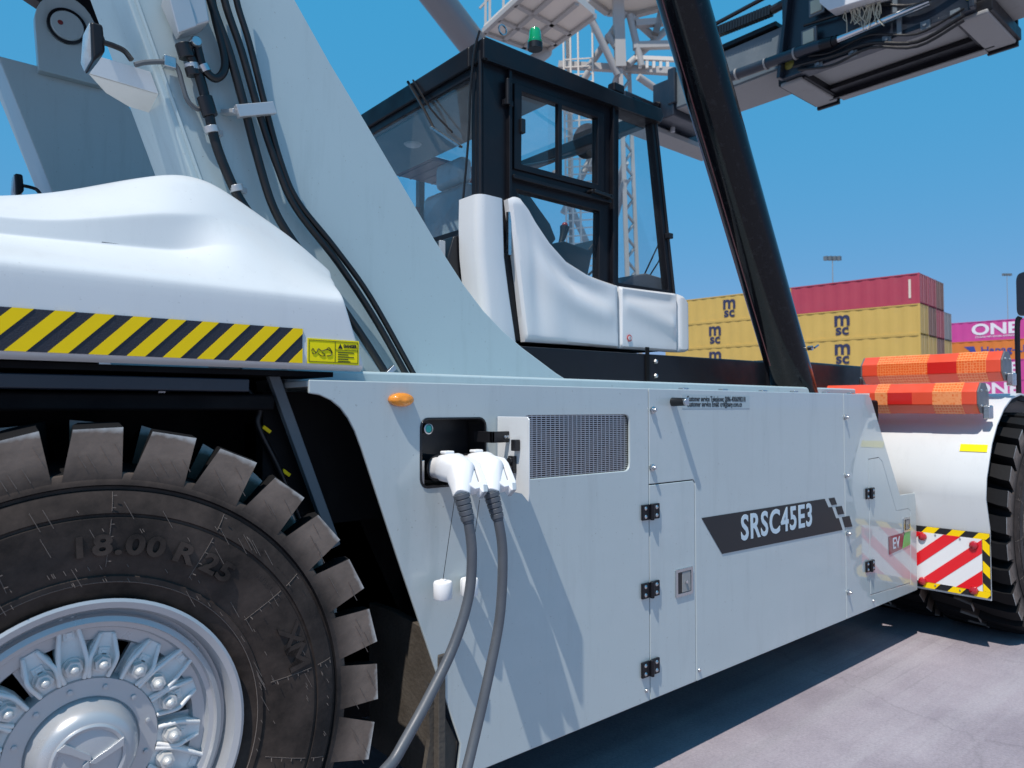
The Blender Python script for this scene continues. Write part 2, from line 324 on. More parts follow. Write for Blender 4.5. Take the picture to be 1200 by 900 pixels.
# ================================================================== REACH STACKER
YP = 2.06
RS = thing('reach_stacker', 'pale blue-grey electric reach stacker with black cab, plugged in for charging', 'vehicle', (3.4, 3.9, 0))
ZB, ZT = .356, 1.733
def pp(u, v): p = PY(u, v, YP); return p
XG1 = pp(761, 600).x; XG2 = pp(990.5, 600).x; XE = pp(1074, 620).x; TH = (0, .012, 0)
g = .002
# --- rear side panel with charging port and vent openings
def yp(l): return [V((x, YP, z)) for x, z in l]
arch = [(362, 461), (375, 463), (388, 469), (399, 478), (408, 490), (416, 505), (424, 526), (467, 657), (540, 872)]
out1 = [V((pp(u, v).x, YP, pp(u, v).z)) for u, v in arch]
x0c = pp(536, 893).x
portX = (pp(493, 530).x, pp(569, 530).x); portZ = (pp(530, 569).z, pp(530, 490).z)
grX = (pp(613, 520).x, pp(738, 520).x); grZ = (pp(615, 562).z, pp(615, 487).z)
port_hole = [V((x, YP, z)) for x, z in rrect(*portX, *portZ, .03)]
gr_hole = [V((x, YP, z)) for x, z in rrect(*grX, *grZ, .03)]
bm = BM()
outer = out1+[V((x0c, YP, ZB+.02)), V((x0c+.02, YP, ZB)), V((XG1-g, YP, ZB)), V((XG1-g, YP, ZT)), V((out1[0].x, YP, ZT))]
plate(bm, outer, [port_hole, gr_hole], TH)
sp = obj('side_panel', bm, 'paint', RS, bevel=.004)
# --- middle panel and battery-box door
XD = pp(815, 650).x; ZD = pp(812, 562.5).z
bm = BM(); plate(bm, yp([(XG1+g, ZD+g), (XD-.012, ZD+g), (XD+g, ZD-.012), (XD+g, ZB), (XG2-g, ZB), (XG2-g, ZT), (XG1+g, ZT)]), [], TH)
mp = obj('side_panel', bm, 'paint', RS, bevel=.004)
bm = BM(); plate(bm, yp([(XG1+g, ZD-g), (XD-.015, ZD-g), (XD-g, ZD-.015), (XD-g, ZB), (XG1+g, ZB)]), [], TH)
md_ = obj('side_door', bm, 'paint', RS, bevel=.004)
# --- front panel and its stepped door
fo = [(990.5, 0), (1021, 462), (1055, 580), (1074, 577.5)]
A, B_, D_ = pp(1021, 464), pp(1055, 580), pp(1074, 577.5)
dr = [pp(1018, 538.5), pp(1030, 536.5), pp(1034, 541), pp(1050.5, 599), pp(1064, 596), pp(1067, 599), pp(1067, 683), pp(1020.5, 697)]
cenD = sum(dr, V())/len(dr)
hole = [V(((p.x-cenD.x)*1.008+cenD.x, YP, (p.z-cenD.z)*1.006+cenD.z)) for p in dr]
bm = BM(); plate(bm, [V((XG2+g, YP, ZB)), V((XE, YP, ZB)), V((XE, YP, D_.z)), V((B_.x, YP, B_.z)), V((A.x, YP, ZT-.03)), V((A.x-.04, YP, ZT)), V((XG2+g, YP, ZT))], [hole], TH)
fp = obj('side_panel', bm, 'paint', RS, bevel=.004)
bm = BM(); plate(bm, [V((p.x, YP, p.z)) for p in dr], [], TH)
fd = obj('side_door', bm, 'paint', RS, bevel=.003)
# top flange and inner box
bm = BM(); box(bm, (out1[0].x, YP+.013, ZT-.022), (A.x-.03, 2.37, ZT-.002)); obj('top_flange', bm, 'paint', RS, bevel=.004)
bm = BM(); box(bm, (1.75, 2.25, .42), (5.4, 5.55, 1.70)); obj('battery_box', bm, 'dark', RS, bevel=.02)
bm = BM(); box(bm, (1.0, 2.37, 1.62), (5.3, 5.4, 1.782)); obj('deck', bm, 'paint2', RS, bevel=.012)
for x in (3.0, 3.35, 3.75, 4.1, 4.5, 4.85): bm = BM(); box(bm, (x, 2.2, ZT), (x+.05, 2.23, ZT+.014)); obj('deck_bracket', bm, 'steel', RS, bevel=.003)
# guard plate behind tyre
bm = BM(); prism(bm, [PX(u, v, 1.42) for u, v in ((432, 706), (458, 715), (500, 738), (514, 770), (514, 905), (480, 905), (432, 872))], (.03, 0, 0)); obj('mud_guard', bm, 'dusty', RS, bevel=.004)
bm = BM(); prism(bm, [pp(505, 800)+V((0, .02, 0)), pp(540, 872)+V((0, .02, 0)), V((x0c, YP+.02, ZB)), V((x0c-.12, YP+.02, ZB+.06)), pp(508, 870)+V((0, .02, 0))], (0, .02, 0)); obj('corner_gusset', bm, 'dusty', RS)
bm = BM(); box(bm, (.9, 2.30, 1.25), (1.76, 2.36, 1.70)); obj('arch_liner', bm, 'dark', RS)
# --- vent grille
bm = BM()
for i in range(25):
    x = grX[0]+(grX[1]-grX[0])*(i+.5)/25; box(bm, (x-.0022, YP+.018, grZ[0]), (x+.0022, YP+.022, grZ[1]))
for j in range(30):
    z = grZ[0]+(grZ[1]-grZ[0])*(j+.5)/30; box(bm, (grX[0], YP+.0125, z-.0017), (grX[1], YP+.0165, z+.0017))
gl = obj('vent_grille', bm, 'steel', RS)
bm = BM(); box(bm, (grX[0]-.01, YP+.05, grZ[0]-.01), (grX[1]+.01, YP+.06, grZ[1]+.01)); obj('vent_backing', bm, 'dark', gl)
# --- charging port
bm = BM(); rr = rrect(portX[0]-.012, portX[1]+.012, portZ[0]-.012, portZ[1]+.012, .04); ri = rrect(portX[0]+.005, portX[1]-.005, portZ[0]+.005, portZ[1]-.005, .026)
plate(bm, [V((x, YP-.004, z)) for x, z in rrect(portX[0]-.003, portX[1]+.003, portZ[0]-.003, portZ[1]+.003, .032)], [[V((x, YP-.004, z)) for x, z in ri]], (0, .1, 0))
cp = obj('charging_port', bm, 'blackp', RS, bevel=.003)
bm = BM(); box(bm, (portX[0]-.01, YP+.10, portZ[0]-.01), (portX[1]+.01, YP+.12, portZ[1]+.01)); obj('port_backplate', bm, 'blackp', cp)
zc = pp(515, 549).z; PX1, PX2 = pp(517, 548).x, pp(551, 546).x
bm = BM(); lathe(bm, [(.0, 0), (.013, 0), (.014, .012), (.014, .02)], 16, 'Y', (pp(511, 503).x, YP+.045, pp(511, 503).z)); obj('indicator_button', bm, 'teal', cp, smooth=True)
bm = BM(); lathe(bm, [(.0145, -.001), (.019, .0), (.019, .058), (.0145, .058)], 18, 'Y', (pp(511, 503).x, YP+.045, pp(511, 503).z), closed=True); obj('button_ring', bm, 'steel', cp, smooth=True)
bm = BM(); box(bm, (portX[0]+.01, YP+.02, zc-.055), (portX[0]+.03, YP+.10, zc+.03)); obj('socket_bracket', bm, 'steel', cp, bevel=.003)
for x in (PX1, PX2):
    bm = BM(); lathe(bm, [(.028, .02), (.046, .02), (.046, .10), (.028, .10)], 28, 'Y', (x, YP, zc), closed=True); obj('socket', bm, 'blackp', cp, smooth=True)
# port flap standing open
h0, h1 = pp(583, 488).z, pp(583, 573).z; xh = pp(583, 520).x
bm = BM(); prof = [(2.055, h0), (2.055, h1+.03), (2.03, h1), (1.92, h1-.005), (1.885, h1-.03), (1.88, h1+.0), (1.88, h0-.01), (1.89, h0)]
prism(bm, [V((xh-.005, y, z)) for y, z in prof], (.006, 0, 0)); fl = obj('port_flap', bm, 'hood', RS, bevel=.002)
for zz, (a, b) in ((pp(583, 511).z, (portX[1]-.03, xh-.006)),):
    bm = BM(); box(bm, (a, 1.985, zz-.02), (b, 1.998, zz+.02)); box(bm, (a, 1.985, zz-.02), (a+.012, 2.09, zz+.02)); obj('flap_hinge', bm, 'blackp', fl, bevel=.002)
bm = BM(); z1 = pp(583, 520).z; box(bm, (xh-.03, 1.925, z1-.02), (xh-.006, 1.95, z1+.02)); obj('flap_catch', bm, 'blackp', fl, bevel=.003)
bm = BM(); z1 = pp(583, 542).z
for dz in (-.014, .014): cyl(bm, (xh-.03, 1.96, z1+dz), (xh-.006, 1.96, z1+dz), .012, n=14)
box(bm, (xh-.022, 1.945, z1-.03), (xh-.006, 1.975, z1+.03)); obj('flap_lock', bm, 'blackp', fl, bevel=.002)
bm = BM()
for q in (0, 1): lathe(bm, [(0, -.004), (.006, -.002), (.006, .003)], 10, 'Y', (xh-.015-.012*q, 1.983, pp(583, 511).z))
obj('rivet', bm, 'steel', fl, smooth=True)
# --- amber marker
c = pp(469, 468.5); bm = BM(); lathe(bm, [(0, -.034), (.02, -.033), (.036, -.027), (.045, -.014), (.047, 0)], 32, 'Y', (0, 0, 0))
for v_ in bm.verts: v_.co.z *= .52
obj('side_marker_lamp', bm, 'amber', RS, loc=c, smooth='all')
# --- bolts, hinges, locks
def bolt(u, v, parent):
    c = pp(u, v); bm = BM(); lathe(bm, [(0, -.026), (.007, -.025), (.010, -.019), (.010, -.012), (.016, -.010), (.016, 0)], 14, 'Y', c); obj('bolt', bm, 'steel', parent, smooth=True)
for u, v in ((764, 480.5), (763.5, 548)): bolt(u, v, mp)
for u, v in ((990, 489), (991, 557), (992.5, 625), (993.5, 694)): bolt(u, v, fp)
bm = BM()
def small_bolts(pts, parent):
    for u, v in pts:
        c = pp(u, v); bm = BM(); lathe(bm, [(0, -.010), (.006, -.009), (.009, -.004), (.009, 0)], 12, 'Y', c); obj('bolt', bm, 'steel', parent, smooth=True)
small_bolts([(819, 785), (757, 809)], mp); small_bolts([(1023, 704)], fp)
def hinge(u, v, parent, k=1.0):
    c = pp(u, v); h = empty  # noqa
    bm = BM()
    for s in (-1, 1): box(bm, (c.x+s*.034*k-.026*k, YP-.012, c.z-.034*k), (c.x+s*.034*k+.026*k, YP-.001, c.z+.034*k))
    cyl(bm, (c.x, YP-.016, c.z-.036*k), (c.x, YP-.016, c.z+.036*k), .010*k, n=14)
    hg = obj('hinge', bm, 'black', parent, bevel=.003)
    bm = BM()
    for s in (-1, 1):
        for t in (-1, 1): lathe(bm, [(0, -.006), (.006, -.004), (.009, 0)], 12, 'Y', (c.x+s*.038*k, YP-.012, c.z+t*.018*k))
    obj('hinge_screws', bm, 'steel', hg, smooth=True)
for v in (599.5, 690.5, 782): hinge(761, v, md_)
for v in (578, 663): hinge(1018.5, v, fd)
def paddle(u0, u1, v0, v1, parent):
    a, b = pp(u0, v0), pp(u1, v1); bm = BM()
    plate(bm, [V((x, YP-.007, z)) for x, z in rrect(a.x, b.x, b.z, a.z, .006)], [[V((x, YP-.007, z)) for x, z in rrect(a.x+.014, b.x-.014, b.z+.014, a.z-.014, .004)]], (0, .008, 0))
    l = obj('paddle_latch', bm, 'steel', parent, bevel=.002)
    bm = BM(); m_ = (a+b)/2; box(bm, (a.x+.045*(b.x-a.x)/.12, YP-.005, b.z+.016), (b.x-.016, YP-.001, a.z-.016)); obj('latch_paddle', bm, 'under', l, bevel=.004)
    bm = BM(); box(bm, (a.x+.014, YP-.0035, b.z+.014), (b.x-.014, YP-.0015, a.z-.014)); obj('latch_recess', bm, 'blackp', l)
    bm = BM(); lathe(bm, [(0, -.012), (.007, -.011), (.008, 0)], 14, 'Y', (m_.x+.01, YP-.002, m_.z)); obj('key_lock', bm, 'chrome', l, smooth=True)
paddle(791, 811, 668, 695, md_); paddle(1058, 1066, 607, 622, fd)
c = pp(788, 471); bm = BM(); cyl(bm, (c.x, YP, c.z), (c.x, YP-.07, c.z), .021, .018, 18); kn = obj('panel_stop', bm, 'blackp', RS, bevel=.003)
bm = BM(); cyl(bm, (c.x, YP-.07, c.z), (c.x, YP-.082, c.z), .0175, n=18); obj('stop_washer', bm, 'steel', kn, bevel=.003)
# --- model decal
def decal(pts, m, parent, name, d=.003, Y=YP, ex=.0018):
    bm = BM(); prism(bm, [V((pp(u, v).x, Y-d, pp(u, v).z)) for u, v in pts], (0, ex, 0)); return obj(name, bm, m, parent)
dc = decal([(822, 607), (966, 584.5), (970.5, 594.5), (974.5, 594), (979.5, 607.5), (982.5, 607), (987, 621), (846, 649)], 'ink', mp, 'model_decal')
for q in ([(971, 584), (977.5, 583), (980.5, 591), (974.5, 592)], [(979, 594), (986, 592.8), (989, 602), (982, 603.3)], ):
    decal(q, 'ink', dc, 'decal_square')
decal([(986.5, 606), (995, 604.5), (998.5, 617), (990, 618)], 'ink', fp, 'decal_square')
cA, cB = pp(868, 617), pp(951, 604.5); zt = pp(910, 598).z; zb = pp(910, 626).z
bm = text_bm('SRSC45E3', .178, .0006, .0042, .85, 'CENTER', org=((cA.x+cB.x)/2, YP-.0042, (cA.z+cB.z)/2-.006), sp=1.12); wdt = max(v.co.x for v in bm.verts)-min(v.co.x for v in bm.verts)
s_ = (cB.x-cA.x)/wdt; mid = (cA.x+cB.x)/2
for v in bm.verts: v.co.x = mid+(v.co.x-mid)*s_
obj('model_lettering', bm, 'letter', dc)
# service sticker
a, b = pp(799, 462), pp(878, 478.5); bm = BM(); box(bm, (a.x, YP-.0015, b.z), (b.x, YP-.0005, a.z)); ss = obj('service_sticker', bm, mat('sticker_film', (.40, .48, .50), .35), mp)
bm = BM()
for i, tx in enumerate(('Customer service Telephone: 0086-4006098318', 'Customer service Email: crd@sany.com.cn')):
    zz = a.z-(.32+.38*i)*(a.z-b.z); n0 = len(bm.verts)
    text_bm(tx, .036, .0004, .0006, 1, 'LEFT', org=(0, YP-.0022, zz), bm=bm); bm.verts.ensure_lookup_table(); vs = bm.verts[n0:]
    mxx = max(v.co.x for v in vs); ln = (b.x-a.x)*(.90 if i == 0 else .84)
    for v in vs: v.co.x = a.x+.035+v.co.x/mxx*(ln-.015)
obj('service_lettering', bm, 'ink', ss)
# EV badge
q = [pp(1041, 629), pp(1059, 624), pp(1056.5, 643), pp(1041.5, 650)]
bm = BM(); prism(bm, [V((p.x, YP-.004, p.z)) for p in q], (0, .003, 0)); ev = obj('ev_badge', bm, mat('maroon_badge', (.16, .03, .05), .3, coat=.4), fd)
q = [pp(1060, 623.5), pp(1066, 621.5), pp(1066, 638), pp(1057.5, 642.5)]
bm = BM(); prism(bm, [V((p.x, YP-.004, p.z)) for p in q], (0, .003, 0)); obj('badge_flash', bm, mat('green_badge', (.12, .48, .12), .35), ev)
c = pp(1049.5, 636.5); bm = text_bm('EV', .105, .0005, .0015, 1.0, org=(c.x, YP-.0048, c.z)); obj('badge_lettering', bm, 'letter', ev)
# ------------------------------------------------------------------ wheels
def lug(bm, th, sgn, yc, flip):
    # block: outer shoulder -> crown; local axes radial / tangential
    def P(r, t, y):
        a = th+t/.8; return V((math.cos(a)*r, y, math.sin(a)*r))
    k = -1 if flip else 1
    j = random.uniform(-.003, .003)
    def sec(y, rb, rt_, w0, w1, sh, lean=0):
        return [P(rb, k*(-w0+sh-lean), y), P(rb, k*(w0*.8+sh), y), P(rt_, k*(w1+sh), y), P(rt_-.006, k*(-w1+sh), y)]
    S = [sec(0, .668, .7995+j, .083, .055, .002, .006), sec(.05, .682, .8075, .074, .052, .006), sec(.16, .692, .811, .058, .046, .03), sec(.262, .695, .811, .046, .036, .07)]
    rings = []
    for s, yy in zip(S, (0, .05, .16, .262)):
        rings.append([bm.verts.new((p.x, (yc-(.27-p.y) if sgn < 0 else yc+(.27-p.y)), p.z)) for p in s])
    bm.faces.new(rings[0]); bm.faces.new(rings[-1])
    for a, b in zip(rings, rings[1:]):
        for i in range(4): bm.faces.new((a[i], a[(i+1) % 4], b[(i+1) % 4], b[i]))
def tyre_bm():
    bm = BM()   # outer sidewall at y=-.27, centre y=0
    h = [(.352, -.20), (.362, -.235), (.385, -.252), (.415, -.262), (.418, -.268), (.43, -.270), (.434, -.264), (.47, -.276), (.53, -.286), (.575, -.287), (.578, -.281), (.584, -.281), (.587, -.286), (.615, -.281), (.640, -.272), (.643, -.262), (.651, -.262), (.655, -.272), (.682, -.268), (.686, -.264), (.690, -.25), (.692, -.20), (.70, -.10), (.70, 0)]
    prof = h+[(r, -y) for r, y in h[-2::-1]]
    lathe(bm, prof, 128, 'Y', closed=True)
    n = 28; t0 = R(89.4)
    for i in range(n):
        lug(bm, t0-2*math.pi*i/n, -1, 0, True); lug(bm, t0-2*math.pi*(i+.5)/n, 1, 0, False)
    return bm
def seam_bm():
    bm = BM(); n = 28; t0 = R(89.4)
    for i in range(14):
        th = 2*math.pi*(i+.35)/14; c, s = math.cos(th), math.sin(th)
        tube(bm, [(c*.455, -.2735, s*.455), (c*.50, -.2815, s*.50), (c*.54, -.2870, s*.54), (c*.572, -.2878, s*.572)], .0009, 4, 2)
        tube(bm, [(c*.592, -.2865, s*.592), (c*.615, -.282, s*.615), (c*.638, -.2735, s*.638)], .0009, 4, 2)
        for r_ in (.47, .50, .53, .56, .60, .63): tube(bm, [V((c*r_, -.283 if r_ < .5 else -.287, s*r_)), V((c*r_+s*.008, -.288, s*r_-c*.008))], .0012, 4, 1, smooth=False)
    for i in range(230):
        th = random.uniform(0, 2*math.pi); r = random.choice((.425, .46, .55, .60, .615)); c, s = math.cos(th), math.sin(th); y = {.425: -.269, .46: -.2735}.get(r, -.286)
        p = V((c*r, y, s*r)); L = random.choice((.008, .012, .05)); cyl(bm, p, p+V((.45*L, -.0025, -.9*L)), .0008, n=4)
    for i in range(n):
        for dt in (-.040, -.008, .024, .045):
            th = t0-2*math.pi*i/n+dt/.8; r = .71+random.uniform(0, .055); p = V((math.cos(th)*r, -.2712, math.sin(th)*r)); q = p+V((.018, -.0015, -.034))
            cyl(bm, p, q, .0009, n=4)
    ring = [(math.cos(2*math.pi*i/96)*.4165, -.2655, math.sin(2*math.pi*i/96)*.4165) for i in range(97)]; tube(bm, ring, .0016, 5, 1, smooth=False)
    return bm
def arc_text(bm, body, r, th0, size, y, ex=.0025, off=.003, step=None):
    # letters upright for a viewer facing +Y, running clockwise from angle th0 (deg)
    th = R(th0)
    for ch in body:
        adv = size*.36 if ch in ' .' else size*.72
        if ch != ' ':
            a = th-adv/2/r; rad = V((math.cos(a), 0, math.sin(a))); tan = V((math.sin(a), 0, -math.cos(a)))
            text_bm(ch, size, ex, off, 1.3 if size > .04 else 1, 'CENTER', basis=(tan, rad, V((0, -1, 0))), org=rad*r+V((0, y, 0)), bm=bm)
        th -= adv/r
HUBN = []
def clamp_bm(long):
    bm = BM(); L0, L1 = .168, (.335 if long else .280); w = .034
    # outline in (radial, tangential)
    pts = [(L0, -.024), (L0+.045, -w), (L0+.075, -w+.001), (L1-.02, -.021 if long else -.026), (L1, -.014 if long else -.018), (L1, .014 if long else .018), (L1-.02, .021 if long else .026), (L0+.075, w-.001), (L0+.045, w), (L0, .024)]
    prism(bm, [V((t, -.052, r)) for r, t in pts], (0, .04, 0))
    for s in (-1, 1):
        tube(bm, [(s*.021, -.056, L0+.004), (s*(w-.004), -.068, L0+.05), (s*(.020 if long else .024), -.062, L1-.035), (s*(.011 if long else .015), -.052, L1-.003)], .0058, 8, 4)
    box(bm, (-.013, -.056, L1-.060), (.013, -.050, L1-.036)); box(bm, (-.006, -.058, L1-.055), (.008, -.055, L1-.041))
    return bm
def wheel(parent, loc):
    w = empty('wheel', parent, loc)   # loc = hub centre, plane y=0 mid tyre
    TB = tyre_bm()
    bm = TB; arc_text(bm, '18.00 R 25', .508, 96, .068, -.283, .0065, .0022); arc_text(bm, 'XM', .535, 24, .085, -.285, .005, .001)
    arc_text(bm, 'RADIAL STEEL', .60, 50, .020, -.281, .002, .0006); arc_text(bm, 'TUBELESS', .555, 44, .020, -.285, .002, .0006)
    ty = obj('tyre', TB, 'tyre', w, loc=loc, smooth=True); obj('mould_seam', seam_bm(), 'seam', w, loc=loc)
    bm = BM(); lathe(bm, [(.352, .2), (.352, -.22), (.366, -.245), (.384, -.262), (.386, -.270), (.378, -.274), (.362, -.268), (.353, -.245), (.350, -.215), (.338, -.212), (.335, -.235), (.322, -.240), (.318, -.225), (.306, -.222), (.300, -.205), (.270, -.200), (.262, -.18), (.262, .1)], 96, 'Y', closed=True)
    bmesh.ops.scale(bm, vec=(.975, 1, .975), verts=bm.verts); rm = obj('rim', bm, 'rim', w, loc=loc, smooth=True)
    bm = BM(); lathe(bm, [(.262, -.165), (.18, -.165), (.176, -.20), (.170, -.214), (.128, -.216), (.124, -.212), (.118, -.236), (.113, -.262), (.100, -.280), (.085, -.286), (0, -.289)], 72, 'Y')
    for i in range(12):
        a = 2*math.pi*i/12; bar(bm, (math.cos(a)*.17, -.168, math.sin(a)*.17), (math.cos(a)*.261, -.168, math.sin(a)*.261), .04, .03, (0, 1, 0))
    for i in range(12): a = 2*math.pi*(i+.4)/12; lathe(bm, [(0, -.222), (.006, -.221), (.007, -.213)], 10, 'Y', (math.cos(a)*.15, 0, math.sin(a)*.15))
    hb = obj('hub', bm, 'rim', w, loc=loc, smooth=True)
    bm = BM(); lathe(bm, [(.072, -.280), (.072, -.291), (.079, -.293), (.084, -.289), (.084, -.280)], 48, 'Y', closed=True)
    for k in range(3):
        a = R(30+120*k); d = V((math.cos(a), 0, math.sin(a))); n_ = V((-d.z, 0, d.x)); y = V((0, -.286, 0))
        prism(bm, [y+d*.082-n_*.004, y+d*.072-n_*.022, y+d*.006-n_*.014, y-d*.004-n_*.001, y+d*.020-n_*.001, y+d*.046-n_*.004], (0, -.011, 0))
    obj('hub_emblem', bm, 'rim', hb, loc=loc, bevel=.001)
    ml = {}
    for lg in (0, 1):
        b0 = clamp_bm(lg); bmesh.ops.recalc_face_normals(b0, faces=b0.faces); me = bpy.data.meshes.new('clamp'); b0.to_mesh(me); b0.free(); me.materials.append(M['clampm']); ml[lg] = me
    bm = BM(); cyl(bm, (0, -.050, .207), (0, -.058, .207), .0235, n=24); cyl(bm, (0, -.056, .207), (0, -.078, .207), .0195, n=6); lathe(bm, [(0, -.096), (.007, -.094), (.011, -.088), (.012, -.077)], 14, 'Y', (0, 0, .207))
    bmesh.ops.recalc_face_normals(bm, faces=bm.faces); nm = bpy.data.meshes.new('nut'); bm.to_mesh(nm); bm.free(); nm.materials.append(M['nutm'])
    for me in list(ml.values())+[nm]:
        for v in me.vertices: v.co.y -= .155
    for i in range(18):
        a = R(97-60*(i//3)-17.5*((i % 3)-1)); lg = 1 if i % 3 == 1 else 0
        for nme, me in (('wheel_clamp', ml[lg]), ('wheel_nut', nm)):
            o = bpy.data.objects.new(nme, me); C.objects.link(o); o.parent = w; o.location = (0, 0, 0); o.rotation_euler = (0, R(90)-a, 0)
            if nme == 'wheel_clamp':
                md = o.modifiers.new('bevel', 'BEVEL'); md.width = .004; md.segments = 2; md.limit_method = 'ANGLE'
    return w
WY = 2.0
w1 = wheel(RS, (.366, WY+.28, .804))
FX = 6.38
w2 = copy_tree(w1, RS, (FX, 1.52+.28, .80)); w3 = copy_tree(w1, RS, (FX, 1.52+.28+.62, .80)); w4 = copy_tree(w1, RS, (FX, 5.98, .80)); w5 = copy_tree(w1, RS, (.36, 5.5, .80))
for w_ in (w2, w3, w4): w_.rotation_euler = (0, R(4), 0)
bm = BM(); cyl(bm, (FX, 2.0, .80), (FX, 6.0, .80), .2, n=24); box(bm, (FX-.35, 2.8, .5), (FX+.35, 5.2, 1.1)); obj('front_axle', bm, 'dark', RS, bevel=.02)
bm = BM(); cyl(bm, (.36, 2.3, .80), (.36, 5.4, .80), .14, n=24); obj('rear_axle', bm, 'dark', RS)
# ------------------------------------------------------------------ rear hood
def lerp(a, b, t): return a+(b-a)*t
def interp(x, tab):
    if x <= tab[0][0]: return tab[0][1]
    for (a, b), (c, d) in zip(tab, tab[1:]):
        if x <= c: return lerp(b, d, (x-a)/(c-a))
    return tab[-1][1]
ZH = 1.776
rid = [(-2, 2.0), (-.5, 2.08), (.30, 2.268), (.53, 2.364), (.64, 2.402), (.70, 2.406), (.775, 2.389), (.87, 2.337), (1.025, 2.254), (1.195, 2.130)]
st = [-2.0, -1.2, -.6, -.2, .0, .15, .25, .34, .42, .50, .56, .61, .66, .71, .76, .82, .88, .94, 1.0, 1.05, 1.085, 1.10]
cols = []
for X in st:
    e = max(0, min(1, (X-.86)/.24)); w = 1-max(0, min(1, (X-.58)/.22)); w = w*w*(3-2*w)
    zr = interp(X+.065*e, rid); zl = interp(X, [(.3, 1.99), (1.1, 1.985)])
    P0, P1, P2, P3 = (2.03, ZH), (2.03, zl-.018), (2.034, zl+.004), (2.062, zl+.028)
    Rr = (2.40, zr)
    Fl = (lerp(P3[0], Rr[0], .36), lerp(P3[1], Rr[1], .36)); Tl = (lerp(P3[0], Rr[0], .62), lerp(P3[1], Rr[1], .62))
    ff = (2.215, interp(X, [(-2, 2.03), (.28, 2.095), (.6, 2.108)])); tf = (2.226, interp(X, [(-2, 2.05), (.28, 2.145), (.58, 2.222)]))
    Fp = (lerp(Fl[0], ff[0], w), lerp(Fl[1], ff[1], w)); Tp = (lerp(Tl[0], tf[0], w), lerp(Tl[1], tf[1], w))
    F0 = (lerp(P3[0], Fp[0], .92), lerp(P3[1], Fp[1], .92)); F1 = (lerp(Fp[0], Tp[0], .1), lerp(Fp[1], Tp[1], .12)); T0 = (lerp(Fp[0], Tp[0], .85), lerp(Fp[1], Tp[1], .85)); T1 = (lerp(Tp[0], Rr[0], .06), lerp(Tp[1], Rr[1], .08))
    prof = [(2.06, ZH-.012), P0, (2.03, ZH+.02), P1, P2, P3, F0, Fp, F1, T0, Tp, T1, (2.35, lerp(Tp[1], zr, .80)), (2.39, zr-.006), (2.50, zr+.004), (2.75, zr+.0), (3.1, zr-.03)]
    k = e; dx = [.025, .02, .015, -.045, -.05, -.046, -.014, -.006, -.004, .020, .024, .028, .058, .066, .07, .08, .09]
    cols.append([V((X+.012+dx[j]*k, y+.03, z)) for j, (y, z) in enumerate(prof)])
bm = BM(); vv = [[bm.verts.new(p) for p in c] for c in cols]
last = [bm.verts.new(V((p.x+.004, p.y+.01 if j < 6 else p.y+.004, p.z-.010 if j > 5 else p.z))) for j, p in enumerate(cols[-1])]; vv.append(last)
last2 = [bm.verts.new(V((p.x-.01, max(p.y+.12, 2.23), max(ZH, p.z-.12)))) for j, p in enumerate(cols[-1])]; vv.append(last2)
for a, b in zip(vv, vv[1:]):
    for j in range(len(a)-1): bm.faces.new((a[j], b[j], b[j+1], a[j+1]))
hood = obj('rear_hood', bm, 'hood', RS, smooth='all', sub=2)
bm = BM(); tube(bm, [V((.42, 2.247, 2.106)), V((.52, 2.248, 2.11)), V((.68, 2.250, 2.112))], .0022, 5); obj('hood_shadow_seam', bm, 'ink', hood)  # black tube draws the hard shadow line at the scoop foot
# hazard stripe band and danger decal on hood
YH = 2.06
def hp(u, v, d=.004): p = PY(u, v, YH); return V((p.x, YH-d, p.z))
tl, bl, tr_, br_ = hp(354, 384.5), hp(354, 425), None, None
zs0, zs1 = hp(354, 425.5).z, hp(354, 384).z; xs1 = hp(354, 400).x
zsl0, zsl1 = hp(60, 413.5).z, hp(60, 365.5).z
ztop = (zs1+zsl1)/2; zbot = (zs0+zsl0)/2
bm = BM(); box(bm, (-1.6, YH-.003, zbot), (xs1, YH-.0012, ztop)); hs = obj('hazard_band', bm, mat('navy_black_film', (.018, .02, .032), .55, bump=.2, bscale=250), hood)
xa = hp(350, 425).x; pitch = (hp(306, 422).x-hp(193, 418).x)/3; wd = pitch*.50; sl = (ztop-zbot)*.98
bm = BM()
x = hp(268, 424).x+2*pitch-.0
k = 0
while x > -1.7:
    q = [(x, zbot), (x+wd, zbot), (x+wd+sl, ztop), (x+sl, ztop)]
    # clip at right end
    if x+wd+sl > xs1:
        poly = []
        for i in range(4):
            a, b = q[i], q[(i+1) % 4]
            if a[0] <= xs1: poly.append(a)
            if (a[0]-xs1)*(b[0]-xs1) < 0: t = (xs1-a[0])/(b[0]-a[0]); poly.append((xs1, lerp(a[1], b[1], t)))
        q = poly
    if len(q) > 2: prism(bm, [V((a, YH-.0048, b)) for a, b in q], (0, .0016, 0))
    x -= pitch
obj('hazard_stripes', bm, 'yellow', hs)
a, b = hp(360, 394.5), hp(420, 430); zb_ = hp(360, 427).z; bm = BM(); box(bm, (a.x, YH-.003, ZH+.006), (b.x, YH-.001, a.z-.004)); dd = obj('danger_sticker', bm, 'lemon', hood)
bm = BM(); y0, y1 = YH-.0042, YH-.0032; zt_ = a.z-.010; zb_ = ZH+.012; xm = lerp(a.x, b.x, .52)
for lo, hi in (((a.x+.004, zt_), (b.x-.004, zt_+.0012)), ((a.x+.004, zb_), (b.x-.004, zb_+.0012)), ((xm, zb_), (xm+.001, zt_)), ((b.x-.005, zb_), (b.x-.004, zt_)), ((a.x+.004, zb_), (a.x+.005, zt_)), ((xm, zt_-.026), (b.x-.004, zt_-.025))):
    box(bm, (lo[0], y0, lo[1]), (hi[0], y1, hi[1]))
for i in range(5): box(bm, (xm+.010, y0, zt_-.034-.007*i), (b.x-.018-.02*(i % 2)-.012*(i == 4), y1, zt_-.034-.007*i+.0022))
